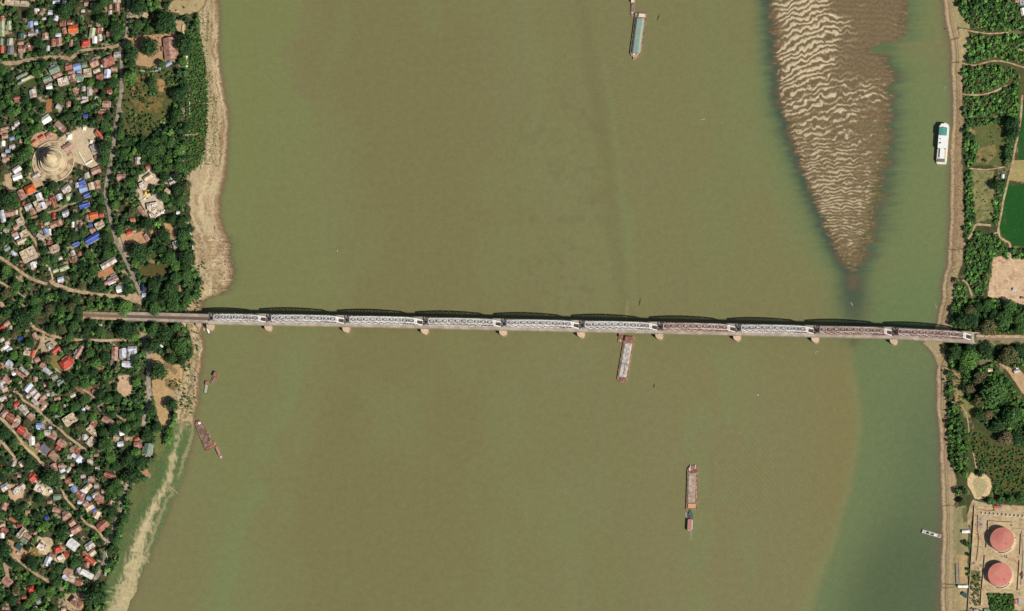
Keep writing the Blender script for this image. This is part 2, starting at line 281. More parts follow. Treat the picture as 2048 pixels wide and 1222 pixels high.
# painted areas: (polygon, sRGB colour, mix noise)
TAN = (196,172,134); PALE = (205,186,152); ORG = (190,140,98); OLV = (104,100,60); GRN = (64,92,44); DGR = (44,72,38); MEAD = (92,104,60)
AREAS = [
 ([(248,135),(345,135),(352,170),(345,215),(325,245),(300,272),(252,272),(244,215)], (100,98,58)),
 ([(262,160),(285,150),(278,178),(262,185)], (170,118,78)), ([(315,160),(330,160),(332,185),(318,192)], (178,138,92)),
 ([(262,186),(300,186),(330,200),(325,225),(280,225),(262,205)], (130,108,66)),
 ([(256,76),(300,72),(352,66),(360,76),(355,120),(318,140),(275,132),(262,95)], (186,150,110)),
 ([(262,25),(300,28),(296,38),(262,36)], (196,172,138)), ([(352,42),(372,42),(372,66),(356,66)], (186,160,120)),
 ([(338,12),(352,2),(412,0),(418,8),(396,26),(368,30),(348,28),(336,24)], (182,160,118)),
 ([(55,0),(60,12),(5,12),(0,0)], (200,175,135)),
 ([(116,282),(130,268),(150,262),(166,252),(196,260),(190,285),(202,312),(205,325),(186,340),(168,332),(150,325)], (206,184,150)),
 ([(60,345),(82,352),(90,372),(70,376),(58,358)], (196,168,132)), ([(70,268),(90,262),(120,270),(112,282),(80,292),(66,300),(60,290)], (200,160,130)),
 ([(10,350),(25,345),(28,385),(22,395),(12,372)], (192,165,130)),
 ([(95,200),(106,200),(104,225),(95,228)], (172,116,78)),
 ([(278,352),(298,342),(314,352),(322,364),(310,366),(300,372),(290,384),(304,394),(318,384),(328,402),(330,424),(318,436),(296,432),(284,408),(276,384)], (208,188,160)), ([(328,366),(346,356),(352,368),(340,376)], (190,170,140)),
 ([(242,468),(262,470),(285,462),(298,482),(290,488),(252,490),(243,480)], (196,152,112)),
 ([(328,448),(340,445),(352,464),(350,480),(340,474),(332,462)], (198,152,112)), ([(300,462),(326,458),(326,470),(305,470)], (190,145,105)),
 ([(274,540),(296,536),(310,530),(340,530),(336,545),(305,556),(280,550)], (92,84,46)), ([(296,515),(312,522),(312,528),(298,528)], (150,118,84)),
 ([(232,478),(244,476),(262,516),(250,516),(240,500),(228,486)], (192,170,140)), ([(196,545),(225,535),(232,550),(200,558)], (186,132,92)),
 ([(256,590),(275,586),(285,600),(262,604)], (192,165,130)), ([(358,572),(368,570),(370,585),(360,588)], (180,155,105)),
 ([(238,752),(264,750),(264,790),(246,796),(236,780)], (204,170,138)), ([(196,735),(212,732),(210,748),(200,745)], (160,130,90)),
 ([(300,700),(312,706),(330,716),(346,732),(362,728),(368,745),(368,770),(352,782),(346,798),(334,805),(335,820),(345,835),(340,855),(326,858),(318,842),(314,826),(306,780),(306,735)], (190,158,112)),
 ([(328,716),(345,730),(356,742),(352,752),(345,744),(330,730)], (146,120,86)), ([(330,760),(346,760),(358,776),(350,784),(332,774)], (140,114,80)),
 ([(312,860),(330,868),(330,900),(318,925),(310,905)], (112,118,68)),
 ([(278,945),(296,940),(304,952),(300,958),(280,952)], (180,140,105)),
 ([(266,972),(290,962),(300,980),(280,1010),(262,1030),(258,1000)], (106,112,68)),
 ([(36,1120),(60,1100),(85,1090),(95,1080),(88,1110),(70,1118),(50,1122)], (140,116,66)), ([(14,1085),(24,1080),(60,1112),(40,1122),(20,1108)], (190,150,112)),
 ([(75,1075),(110,1078),(100,1112),(78,1108)], (200,178,140)), ([(112,1110),(134,1112),(128,1128),(110,1124)], (205,185,150)),
 ([(8,1127),(18,1130),(20,1155),(12,1158)], (180,150,120)), ([(130,1190),(170,1185),(168,1222),(138,1222)], (186,160,126)),
 ([(60,955),(90,965),(108,980),(100,992),(72,985)], (205,188,155)), ([(20,970),(52,972),(48,995),(30,1005),(16,990)], (200,165,130)),
 ([(80,672),(96,674),(118,680),(112,695),(98,705),(84,708)], (190,165,130)), ([(96,712),(130,714),(150,735),(140,745),(110,740)], (130,120,70)),
 ([(150,775),(165,765),(180,772),(200,785),(185,790),(160,785)], (150,112,78)), ([(40,880),(60,890),(80,905),(70,912),(44,890)], (150,140,80)),
 # right bank
 ([(1912,0),(1925,35),(1945,55),(2048,60),(2048,0)], (72,84,46)),
 ([(1935,68),(2048,72),(2060,220),(2040,232),(1925,235),(1925,120)], (90,88,52)),
 ([(1918,60),(1936,62),(1940,78),(1934,110),(1930,124),(1920,122)], (186,166,122)),
 ([(1912,0),(1900,0),(1908,30),(1918,55),(1942,60),(1940,50),(1924,32)], (170,155,108)),
 ([(1948,246),(2008,244),(2012,292),(2006,312),(2010,330),(1942,334),(1950,300)], (104,106,62)),
 ([(1952,300),(1990,290),(1995,310),(1975,330),(1948,325)], (138,122,78)), ([(1932,252),(1952,262),(1950,272),(1934,262)], (168,142,98)),
 ([(1946,342),(1988,342),(1988,360),(1986,440),(1955,446),(1948,400)], (142,134,88)),
 ([(2000,372),(2060,372),(2060,496),(2024,492),(2005,472),(1999,455),(2005,425)], (34, 88, 34)),
 ([(2026,322),(2060,322),(2060,366),(2018,362)], (172,156,104)), ([(2044,200),(2060,200),(2060,322),(2038,320),(2036,290)], (46,88,42)),
 ([(1986,515),(2010,512),(2060,518),(2060,622),(2030,610),(2002,600),(1975,594),(1982,550)], (214,182,146)),
 ([(1958,718),(1990,722),(2016,744),(2044,786),(2060,800),(2060,760),(2034,735),(2028,742),(2020,736),(2000,728)], (196,162,122)),
 ([(1905,735),(1925,745),(1925,800),(1912,806),(1908,780)], (160,140,96)), ([(1918,800),(1950,800),(1955,825),(1935,840),(1922,825)], (134,130,78)),
 ([(1938,855),(1965,865),(2000,890),(2060,900),(2060,990),(1985,985),(1978,955),(1950,935),(1940,905)], (96,86,50)),
 ([(1951,1003),(1985,1010),(2060,1014),(2060,1222),(1938,1222),(1944,1110),(1948,1040)], (196,172,134)),
 ([(1906,1020),(1932,1012),(1936,1060),(1938,1222),(1905,1222)], (158,146,104)),
 ([(1912,1110),(1934,1112),(1936,1165),(1914,1168)], (186,158,112)), ([(1910,1178),(1934,1176),(1934,1222),(1908,1222)], (182,160,116)),
 ([(1974,1186),(2028,1188),(2028,1222),(1980,1222)], (70,92,46)), ([(1942,1140),(1960,1145),(1958,1175),(1942,1172)], (110,108,66)),
 ([(1910,970),(1925,975),(1926,1010),(1912,1008)], (96,84,54)), ([(1926,1018),(1934,1014),(1936,1042),(1926,1046)], (108,110,66)),
]
LOOP = [(1953,950),(1960,946),(1972,950),(1981,960),(1984,975),(1980,988),(1970,998),(1958,1000),(1950,998),(1944,985),(1936,972),(1936,958),(1943,946)]
LOOPI = [(1948,958),(1958,956),(1970,960),(1976,970),(1972,984),(1962,996),(1954,996),(1950,980),(1945,968)]
RP = [[(1912, 0), (1925, 35), (1945, 52), (1975, 60), (2100, 60), (2100, -30), (1905, -30)], [(1940, 70), (2100, 72), (2100, 128), (2030, 124), (1985, 116), (1950, 125), (1932, 120), (1937, 90)], [(1926, 132), (1950, 135), (1985, 128), (2035, 138), (2012, 166), (1990, 177), (1958, 185), (1929, 185)],
      [(1930, 193), (1960, 194), (1995, 188), (2015, 175), (2038, 150), (2039, 230), (2010, 233), (1990, 228), (1960, 236), (1927, 230)], [(1928, 240), (2010, 235), (2012, 244), (1945, 247), (1936, 262), (1930, 250)], [(1929, 262), (1947, 268), (1958, 290), (1953, 310), (1944, 335), (1934, 333)],
      [(1932, 342), (1945, 346), (1948, 400), (1950, 430), (1944, 460), (1936, 478), (1929, 478), (1930, 400)], [(2010, 234), (2040, 236), (2029, 290), (2020, 330), (2010, 332), (2006, 312), (2013, 290), (2009, 260)], [(1990, 355), (2010, 352), (2003, 400), (1997, 440), (1992, 462), (1985, 430), (1991, 395)],
      [(1952, 462), (1985, 472), (2005, 482), (2015, 497), (2014, 520), (1996, 505), (1986, 520), (1976, 560), (1966, 590), (1948, 590), (1936, 560), (1930, 520), (1934, 494)], [(2025, 500), (2100, 500), (2100, 515), (2026, 517)], [(1912, 560), (1930, 572), (1934, 590), (1918, 612), (1908, 602)],
      [(1900, 612), (1920, 600), (1970, 596), (2000, 602), (2030, 608), (2100, 622), (2100, 667), (1960, 667), (1905, 652)], [(1884, 690), (2100, 688), (2100, 720), (2030, 735), (1990, 720), (1960, 718), (1950, 735), (1925, 745), (1903, 738)], [(1892, 745), (1904, 745), (1904, 800), (1893, 800)],
      [(1896, 812), (1912, 812), (1924, 842), (1934, 862), (1937, 900), (1934, 955), (1914, 945), (1900, 920), (1894, 860)], [(1924, 742), (1960, 736), (1985, 726), (2020, 760), (2040, 800), (2100, 808), (2100, 905), (2012, 885), (1985, 862), (1962, 840), (1950, 815), (1925, 780)]]

GULLY = [([(1903, 79), (1918, 77)], 1.2), ([(1905, 126), (1918, 125)], 1.3), ([(1899, 498), (1912, 502), (1927, 497)], 1.0), ([(1886, 1012), (1900, 1011), (1916, 1013)], 1.0), ([(1886, 1168), (1910, 1170)], 1.4), ([(1886, 1176), (1906, 1175)], 1.0),
 ([(413, -5), (410, 12), (400, 22), (394, 28), (372, 33)], 1.4), ([(386, 735), (398, 748), (402, 752)], .8), ([(366, 728), (367, 748), (364, 770), (358, 776)], 1.0), ([(376, 790), (382, 772), (392, 756)], .8), ([(1905, 820), (1899, 845), (1903, 880)], .8), ([(1893, 700), (1882, 740), (1884, 790)], .9)]
def paint(x, y, z, dL, dR, bd, saw, high):
    wxx = x + 7 * (fbm(x * 0.11, y * 0.11, 71, 3) - 0.5); wyy = y + 7 * (fbm(x * 0.11, y * 0.11, 73, 3) - 0.5)
    n1 = fbm(x * 0.05, y * 0.05, 61, 4); n2 = fbm(x * 0.22, y * 0.22, 63, 3); n3 = fbm(x * 0.6, y * 0.6, 65, 2)
    C = np.zeros(x.shape + (3,))
    def L(c): return lin(c)
    def put(m, c, a=1.0):
        nonlocal C
        m = (m * a)[..., None]; C = C * (1 - m) + L(c) * m
    C[:] = L((54, 62, 38))
    put(sst(0.42, 0.58, n2), (104, 94, 68), 0.65)
    put(sst(0.52, 0.66, n1), (74, 92, 46), 0.7)
    put(sst(0.62, 0.70, fbm(x * 0.09, y * 0.09, 67, 3)), (186, 164, 134), 0.8)
    put((dR > 0) * 1.0, (78, 84, 48), 0.6)
    rz = np.zeros(x.shape)
    for q in RP: rz = np.maximum(rz, inpoly(wxx, wyy, q) * 1.0)
    put(rz, (60, 84, 42), 0.9); put(rz * sst(0.5, 0.65, n2), (100, 92, 58), 0.5)
    # left riverside green strip and lower grass slope
    g = (x > 372) * (x < _i(TREEX, y) + 5 * (n2 - 0.5)) * (y < 345) * (y > 60)
    put(g * 1.0, (72, 98, 52)); put(g * sst(0.5, 0.62, n2), (116, 104, 68), 0.8); put(g * sst(0.6, 0.7, n3) * 1.0, (48, 70, 38), 0.6)
    put(inpoly(wxx, wyy, [(383,266),(402,266),(408,300),(384,304)]) * 1.0, (142, 98, 66)); put(inpoly(x, y, [(385,272),(396,272),(397,300),(386,302)]) * 1.0, (58, 104, 44))
    # beaches
    tx = _i(TREEX, y)
    mb = (dL > -2) * (wxx > tx) * (y < 960)
    wd = dL + 5 * (fbm(x * 0.05, y * 0.02, 81, 3) - 0.5) * 2
    put(mb * 1.0, (184, 160, 122))
    st = fbm(wd * 0.42, y * 0.02, 83, 3)
    put(mb * sst(0.48, 0.62, st), (138, 114, 82), 0.8); put(mb * sst(0.56, 0.7, fbm(wd * 0.8, y * 0.03, 85, 2)), (212, 192, 156), 0.8)
    put(mb * (y > 340) * (y < 600) * sst(0.4, 0.65, n1), (198, 178, 140), 0.8)
    put(mb * sst(14, 4, dL) * sst(300, 350, y) * (y < 640), (146, 118, 92), 0.8)
    put(mb * (y < 330) * sst(14, 26, dL) * sst(0.5, 0.6, n3), (90, 104, 62), 0.7)
    put(mb * (y > 470) * (y < 640) * sst(0.5, 0.66, n2), (158, 128, 98), 0.8); put(mb * (y > 540) * (y < 600) * sst(0.45, 0.6, n1) * (x > 425), (120, 108, 74), 0.6)
    put(mb * (y > 640) * sst(0.52, 0.66, n2) * (dL > 8), (112, 112, 70), 0.75)
    put(((dL > -2) & (y < 930)) * sst(6, 2.5, dL + 3 * (n3 - .5)), (122, 98, 76), 0.85)
    # lower left slope: green grass with a pale streak
    lo = sst(832, 884, y + 30 * (n1 - .5) + 22 * (n2 - .5)) * (dL > -2) * sst(6, 0, tx - x)
    put(lo * 1.0, (100, 112, 70)); put(lo * sst(0.45, 0.62, n1), (86, 108, 64), 0.7); put(lo * sst(24, 34, np.abs(dL - 62)) * 0, TAN)
    cs = np.interp(y, [850, 900, 960, 1030, 1080, 1130, 1180, 1222], [366, 352, 338, 302, 284, 270, 256, 240])
    hw = np.interp(y, [850, 900, 960, 1030, 1080, 1130, 1180, 1222], [9, 10, 10, 15, 17, 19, 24, 30])
    sm = sst(1.15, 0.1, np.abs(wxx - cs) / hw + 1.5 * (fbm(x * 0.3, y * 0.12, 89, 3) - 0.5) + 0.7 * (n1 - 0.5) + 0.35 * sst(1000, 880, y))
    put(lo * sm, (194, 176, 136), 0.9)
    s2 = sst(5, 1.5, np.abs(dL - 9 - 4 * np.sin(y * 0.02)) + 6 * (n2 - 0.5)) * sst(0.35, 0.5, fbm(x * 0.03, y * 0.03, 88, 2))
    put(lo * s2, (172, 150, 120), 0.55)
    put(lo * sst(0.58, 0.72, fbm(x * 0.13, y * 0.13, 91, 3)) * (dL > 60), (128, 104, 70), 0.6)
    put(lo * (y > 1170) * sst(0.5, 0.6, fbm(x * 0.05, y * 0.25, 92, 3)), (176, 164, 122), 0.7)
    # right beach
    bw = np.interp(y, [0, 60, 120, 200, 330, 480, 600, 690, 760, 860, 920, 960, 1000, 1222], [26, 20, 22, 21, 22, 30, 26, 40, 22, 15, 16, 32, 26, 30])
    mr = (dR > -2) * sst(bw + 3, bw, dR + 5 * (n2 - 0.5))
    put(mr, (184, 160, 122)); wr = dR + 1.2 * (fbm(x * 0.1, y * 0.03, 93, 3) - 0.5) * 2
    put(mr * sst(2, 0.8, np.abs(wr - 11)), (138, 118, 82), 0.8); put(mr * sst(1.6, 0.6, np.abs(wr - 15.5)), (140, 120, 86), 0.6)
    put(mr * sst(2.4, 1, np.abs(wr - 6)), (206, 182, 144), 0.8)
    put(mr * (y > 200) * (y < 500) * (dR > 8), (166, 138, 104), 0.6)
    put(mr * sst(0.55, 0.68, n3) * (y > 180) * (y < 640) * (dR > 5), (116, 88, 64), 0.7)
    put(mr * sst(0.5, 0.62, n2) * (y > 690) * (y < 950), (168, 136, 112), 0.7)
    put((mr > 0) * sst(3.5, 1.0, dR) * (dR > -2), (134, 106, 86), 0.9)
    put((dR > 0) * inpoly(wxx, wyy, [(1843,686),(1870,682),(1888,690),(1886,730),(1872,728)]) * 1.0, (176, 158, 116), 0.8)
    # painted areas
    for k, (pts, c) in enumerate(AREAS):
        xs = [p[0] for p in pts]; ys = [p[1] for p in pts]
        sel = (x > min(xs) - 8) & (x < max(xs) + 8) & (y > min(ys) - 8) & (y < max(ys) + 8)
        if not sel.any(): continue
        amp = 0.35 if max(xs) > 1990 and not (min(ys) == 512 or max(ys) == 990) else 1.0
        ax = x[sel] + (wxx[sel] - x[sel]) * amp; ay = y[sel] + (wyy[sel] - y[sel]) * amp
        m = inpoly(ax, ay, pts) * 1.0
        vv = (0.82 + 0.36 * fbm(x[sel] * 0.12, y[sel] * 0.12, 200 + k, 3))[..., None]
        if c == (34, 88, 34): vv = (0.86 + 0.26 * fbm(x[sel] * 0.06, y[sel] * 0.06, 9, 3) + 0.05 * np.sin(x[sel] * 1.3 + y[sel] * 0.12))[..., None] * np.array([1.25, 1.0, 1.15])
        cc = L(c) * vv
        C[sel] = C[sel] * (1 - m[..., None]) + cc * m[..., None]
    for pts, hw in GULLY:
        xs = [p[0] for p in pts]; ys = [p[1] for p in pts]; sel = (x > min(xs) - 6) & (x < max(xs) + 6) & (y > min(ys) - 6) & (y < max(ys) + 6)
        m = (sst(hw + .9, hw * .4, polydist(wxx[sel] * .4 + x[sel] * .6, wyy[sel] * .4 + y[sel] * .6, pts)) * .7)[..., None]; C[sel] = C[sel] * (1 - m) + L((86, 72, 56)) * m
    # meadow mottling
    mm = inpoly(x, y, [(1945,240),(2012,240),(2012,450),(1945,450)]) * sst(0.5, 0.62, n2); put(mm, (84, 98, 56), 0.5)
    mm = inpoly(x, y, [(1986,515),(2060,515),(2060,622),(1975,600)]) * sst(0.5, 0.68, n1 * 0.5 + n2 * 0.5); put(mm, (186, 146, 116), 0.85)
    mm = inpoly(x, y, [(244,135),(352,135),(345,272),(244,275)]) * sst(0.5, 0.62, n2); put(mm, (76, 88, 46), 0.8)
    mm = inpoly(x, y, [(1935,855),(2060,880),(2060,995),(1940,990)]) * sst(0.48, 0.6, n2); put(mm, (72, 98, 48), 0.85)
    mm = inpoly(x, y, [(1938,1003),(2060,1014),(2060,1222),(1938,1222)])
    put(mm * sst(0.58, 0.7, n2), (140, 130, 90), 0.5); put(mm * sst(0.6, 0.75, fbm(x * 0.1, y * 0.1, 95, 3)), (178, 136, 100), 0.45)
    put(inpoly(wxx, wyy, [(1948,1040),(1964,1036),(1970,1050),(1958,1064)]) * 1.0, (170, 162, 152), 0.6)
    # sand loop on the right bank
    lo = inpoly(x, y, LOOP) * 1.0; put(lo, (222, 192, 148)); put(inpoly(x, y, LOOPI) * 1.0, (184, 168, 124))
    # circular terrace apron / plaza mottling
    put((np.hypot(x - 106, y - 323) < 50) * sst(0.4, 0.6, n2), (180, 150, 116), 0.6)
    # shallow river margin and sandbar
    sb = (bd > -14) & (dL < 0) & (dR < 0)
    hz = z
    wet = sst(0.43, 0.64, hz + 0.12 * (n3 - 0.5))
    sand = (L((142, 124, 94)) * (1 - wet[..., None]) + L((206, 187, 152)) * wet[..., None])
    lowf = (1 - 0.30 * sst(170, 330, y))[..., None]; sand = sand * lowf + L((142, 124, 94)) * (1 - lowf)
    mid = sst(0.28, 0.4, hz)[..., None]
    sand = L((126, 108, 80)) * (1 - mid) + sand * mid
    alg = (sst(34, 6, bd) * sst(180, 380, y) * (x > np.interp(y, [200, 550], [1680, 1690])) * sst(0.40, 0.62, n2))[..., None]
    sand = sand * (1 - alg * 0.75) + L((84, 92, 50)) * alg * 0.75
    edg = (sst(26, 2, bd) * sst(0.42, 0.58, fbm(x * 0.1, y * 0.5, 97, 2)))[..., None] * 0.6
    sand = sand * (1 - edg) + L((92, 74, 54)) * edg
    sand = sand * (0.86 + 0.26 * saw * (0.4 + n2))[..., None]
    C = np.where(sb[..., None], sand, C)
    under = ((dL <= 0) & (dR <= 0) & ~sb)[..., None]
    C = np.where(under, L((118, 104, 76)), C)
    C *= (0.9 + 0.2 * n3)[..., None]
    far = (sst(20, 90, np.maximum(np.maximum(-x, x - 2048), np.maximum(-y, y - 1222))) * ((dL > 30) | (dR > 30)))[..., None]; C = C * (1 - far) + L((84, 92, 54)) * far
    return np.clip(C * KALB, 0, 0.8)
def axis(segs):
    a = []
    for s, e, st in segs: a += list(np.arange(s, e, st))
    return np.array(a + [segs[-1][1]], float)
gx = axis([(-3200, -600, 200), (-600, -100, 50), (-100, -20, 8), (-20, 478, 1.35), (478, 1510, 24), (1510, 1835, 1.15), (1835, 2070, 1.35), (2070, 2150, 8), (2150, 2700, 50), (2700, 5200, 200)])
gy = axis([(-3200, -600, 200), (-600, -100, 50), (-100, -20, 8), (-20, 560, 1.15), (560, 1244, 1.4), (1244, 1320, 8), (1320, 1900, 50), (1900, 4400, 200)])
X, Y = np.meshgrid(gx, gy)
Z, dL, dR, bd, saw, high = terrain(X, Y)
TC = paint(X, Y, Z, dL, dR, bd, saw, high)
wx_, wy_ = P(X, Y, 0.0)
ny_, nx_ = X.shape
V = np.stack([wx_, wy_, Z], -1).reshape(-1, 3)
ii = (np.arange(ny_ - 1)[:, None] * nx_ + np.arange(nx_ - 1)[None, :]).ravel()
Q = np.stack([ii, ii + nx_, ii + nx_ + 1, ii + 1], -1)
M_ground = attrmat('river bank soil and sand', scale=0.30, var=0.14, scale2=1.3, var2=0.10, bump=0.5, bscale=0.7)
tag(link('ground', npmesh('ground', V, Q, M_ground, TC.reshape(-1, 3), True)), kind='structure')
# ------------------------------------------------------------------ water
def watercol(x, y):
    u = x; n = lambda fx, fy, s, o=4: fbm(x * fx, y * fy, s, o)
    wx2 = x + 60 * (n(0.008, 0.008, 101) - 0.5) * 2; wy2 = y + 50 * (n(0.008, 0.008, 103) - 0.5) * 2
    fx2 = x + 26 * (n(0.03, 0.03, 105) - 0.5) * 2
    BR = lin((125, 119, 79)); C = np.zeros(x.shape + (3,)); C[:] = lin((127, 123, 83))
    def put(m, c, a=1.0):
        nonlocal C
        m = (m * a)[..., None]; C = C * (1 - m) + c * m
    wis = n(0.05, 0.03, 109, 4)
    # brown silt plume of the main channel and the greener water along the left bank
    lb = np.interp(y, [0, 60, 100, 190, 215, 300, 420, 620, 700, 850, 950, 1222], [600, 596, 556, 588, 630, 636, 650, 680, 640, 600, 560, 500])
    up = sst(650, 560, y)
    put(sst(10, -6, x + 12 * (wis - .5) - lb) * up * (0.72 - 0.25 * sst(250, 560, y)), lin((124, 131, 80)), 0.9)
    put(np.exp(-((x - 455) / 60.0) ** 2), lin((123, 130, 82)), 0.5)
    put(sst(0, 70, fx2 - lb) * sst(1100, 900, wx2), BR, 0.7)
    pc = np.interp(y, [640, 700, 760, 850, 930, 1000, 1100, 1222], [640, 612, 600, 565, 545, 520, 486, 450]); dp = x - pc + 24 * (wis - .5)
    put(np.where(dp > 0, np.exp(-(dp / 12.0) ** 2), np.exp(-(dp / 42.0) ** 2)) * sst(610, 680, y) * sst(0.25, 0.55, n(0.06, 0.03, 115)), lin((122, 133, 86)), 0.75)
    put(sst(0.42, 0.66, n(0.02, 0.006, 113)) * sst(960, 1060, x) * sst(1320, 1200, x), lin((128, 128, 88)), 0.5)
    put(sst(0.55, 0.66, n(0.07, 0.05, 117, 3)) * sst(960, 1080, x) * sst(1260, 1200, x) * sst(700, 560, y) * sst(150, 260, y), lin((117, 112, 75)), 0.45)
    put(sst(0.55, 0.68, n(0.05, 0.03, 118, 3)) * sst(640, 680, x) * sst(760, 700, x), lin((119, 116, 76)), 0.3)
    put(sst(0.5, 0.7, n(0.012, 0.006, 119)), lin((126, 128, 84)), 0.45)
    put(sst(24, 2, np.abs(x - np.interp(y, [0, 300, 700], [1160, 1210, 1258])) + 20 * (n(0.05, 0.02, 121) - .5)) * sst(700, 600, y), lin((118, 114, 76)), 0.45)
    put(sst(12, 0, np.abs(x - np.interp(y, [0, 300, 700], [1188, 1236, 1284]))) * sst(640, 500, y) * sst(0, 200, y), lin((126, 132, 88)), 0.45)
    put(sst(1330, 1430, wx2) * sst(640, 480, y) * sst(0.35, 0.6, n(0.01, 0.004, 123)), lin((124, 128, 84)), 0.6)
    put(sst(1230, 1330, x) * sst(680, 760, y), lin((131, 125, 86)), 0.8)
    put(sst(0.5, 0.66, n(0.02, 0.012, 125)) * sst(1300, 1380, x) * sst(1560, 1460, x) * sst(660, 720, y), lin((126, 131, 88)), 0.6)
    # right channel
    ch = sst(1770, 1800, x - 10 * (n(0.01, 0.01, 127) - .5)) * sst(60, 200, y); put(ch, lin((118, 128, 84)), 0.9)
    chd = sst(430, 640, y) * sst(1722, 1760, x); put(chd, lin((110, 126, 82)), 0.95)
    # lower right dark green body
    bx = np.interp(y, [640, 690, 720, 780, 850, 930, 1000, 1080, 1150, 1222], [1690, 1695, 1700, 1712, 1718, 1708, 1690, 1668, 1640, 1618])
    t = x - bx + 6 * (n(0.04, 0.04, 131) - .5)
    put(np.exp(-((t + 4) / 14.0) ** 2) * sst(690, 760, y), lin((128, 133, 88)), 0.7); put(sst(-4, 16, t) * sst(640, 700, y), lin((112, 124, 84)), 1.0)
    put(sst(20, 150, t) * sst(690, 900, y), lin((101, 114, 80)), 0.9); put(sst(960, 1150, y) * sst(0, 140, t), lin((88, 101, 72)), 0.8)
    put(sst(1600, 1680, x) * sst(650, 760, y) * sst(6, -10, t), lin((131, 122, 80)), 0.6)
    # edges of the sandbar: clear deeper water then silt
    fr = 10 * (n(0.02, 0.10, 133, 3) - 0.5)
    dd = bar_d(x, y) * -1 + fr * 0.3
    el = np.where(x < 1690, np.exp(-(np.maximum(dd - 3, 0) / 17.0) ** 1.4), np.exp(-(np.maximum(dd - 3, 0) / 19.0) ** 1.4))
    el = el * (dd > -20)
    strg = np.where(x < 1700, 1.0, 0.75) * np.where(y < 110, np.where(x > 1720, 0.4, 1.0), 1.0)
    green = np.exp(-(np.maximum(dd - 3, 0) / 46.0) ** 2) * (dd > -20)
    put(green * sst(1500, 1530, x), lin((112, 128, 84)), 0.85)
    put(el * strg, lin((66, 84, 72)), 0.9)
    ft = n(0.03, 0.35, 137, 3); put(np.exp(-np.maximum(dd - 1, 0) / 7.0) * (dd > -20) * sst(0.40, 0.62, ft), lin((106, 92, 70)), 0.85); put(np.exp(-np.maximum(dd - 1, 0) / 16.0) * (dd > -20) * sst(0.5, 0.7, ft) * (x > 1700), lin((112, 100, 74)), 0.5)
    tail = np.exp(-((x - 1706 - (y - 550) * 0.03) / 28.0) ** 2) * sst(520, 555, y) * (1 - sst(600, 712, y) * 0.98) * sst(735, 690, y)
    put(tail, lin((76, 88, 72)), 0.85)
    put(np.exp(-((x - 1707) / 14.0) ** 2) * sst(540, 556, y) * sst(590, 565, y), lin((112, 96, 72)), 0.7)
    put(np.exp(-((x - 1706) / 12.0) ** 2) * sst(672, 678, y) * sst(700, 684, y), lin((104, 92, 72)), 0.5)
    put(np.exp(-(((x - 1775) / 24.0) ** 2 + ((y - 97) / 10.0) ** 2)), lin((92, 104, 72)), 0.8)
    # shallow brown margins
    a = shoreL(y); b = shoreR(y)
    put(np.exp(-np.maximum(x - a, 0) / 4.0) * (x > a - 8), lin((116, 98, 74)), 0.75)
    put(np.exp(-np.maximum(x - a, 0) / 8.0) * (x > a - 8) * (y > 470) * (y < 620), lin((96, 92, 66)), 0.6)
    put(np.exp(-np.maximum(b - x, 0) / 5.0) * (x < b + 8), lin((110, 96, 82)), 0.85)
    put(np.exp(-np.maximum(b - x, 0) / 14.0) * (y > 1000), lin((104, 100, 80)), 0.6)
    # chevrons of wakes: faint diagonal ripples
    r1 = np.sin((x * 0.45 + y * 0.8) * 1.15 + 4 * n(0.02, 0.02, 141)) * np.exp(-((x - 1300) ** 2 / 160 ** 2 + (y - 1110) ** 2 / 70 ** 2))
    r2 = np.sin((x * 0.7 + y * 0.4) * 1.2 + 4 * n(0.02, 0.02, 143)) * np.exp(-((x - 1570) ** 2 / 160 ** 2 + (y - 620) ** 2 / 150 ** 2))
    r3 = np.sin((x * 0.15 + y * 0.8) * 1.1 + 3 * n(0.02, 0.02, 145)) * np.exp(-((x - 1230) ** 2 / 70 ** 2 + (y - 180) ** 2 / 80 ** 2))
    r4 = np.sin((x * 0.5 - y * 0.45) * 1.2 + 3 * n(0.02, 0.02, 147)) * np.exp(-((x - 1490) ** 2 / 90 ** 2 + (y - 960) ** 2 / 110 ** 2))
    C *= (1 + 0.045 * (r1 + r2 + r3 + r4))[..., None]
    # foam wakes
    fm = sst(3.6, 1.5, np.abs(x - (1255 - (y - 600) * 0.04))) * sst(596, 612, y) * (y < 662) * sst(0.25, 0.6, n(0.35, 0.35, 151)); put(fm, lin((158, 150, 106)), 0.7)
    fm = sst(3.0, 1.0, np.abs(x - 1382)) * sst(1060, 1064, y) * sst(1086, 1066, y); put(fm, lin((150, 156, 118)), 0.6)
    C *= (0.975 + 0.05 * n(0.22, 0.22, 153, 3))[..., None]
    return np.clip(C * KALB, 0, 0.8)
hx = axis([(-3200, 100, 300), (100, 240, 40), (240, 500, 3), (500, 1240, 4), (1240, 1268, 1.5), (1268, 1376, 3), (1376, 1390, 1.5), (1390, 1500, 4), (1500, 1910, 2), (1910, 2100, 40), (2100, 5200, 300)])
hy = axis([(-3200, -200, 300), (-200, -20, 40), (-20, 1250, 3), (1250, 1500, 40), (1500, 4400, 300)])
X, Y = np.meshgrid(hx, hy); WC = watercol(X, Y)
wx_, wy_ = P(X, Y, 0.0); ny_, nx_ = X.shape
V = np.stack([wx_, wy_, np.zeros_like(wx_)], -1).reshape(-1, 3)
ii = (np.arange(ny_ - 1)[:, None] * nx_ + np.arange(nx_ - 1)[None, :]).ravel(); Q = np.stack([ii, ii + nx_, ii + nx_ + 1, ii + 1], -1)
M_water = attrmat('silty river water', rough=0.3, spec=0.22, scale=0.12, var=0.05, scale2=0.55, var2=0.11, bump=0.12, bscale=0.5)
M_water.node_tree.nodes['Principled BSDF'].inputs['IOR'].default_value = 1.33
tag(link('river_water', npmesh('river_water', V, Q, M_water, WC.reshape(-1, 3), True)), kind='structure')
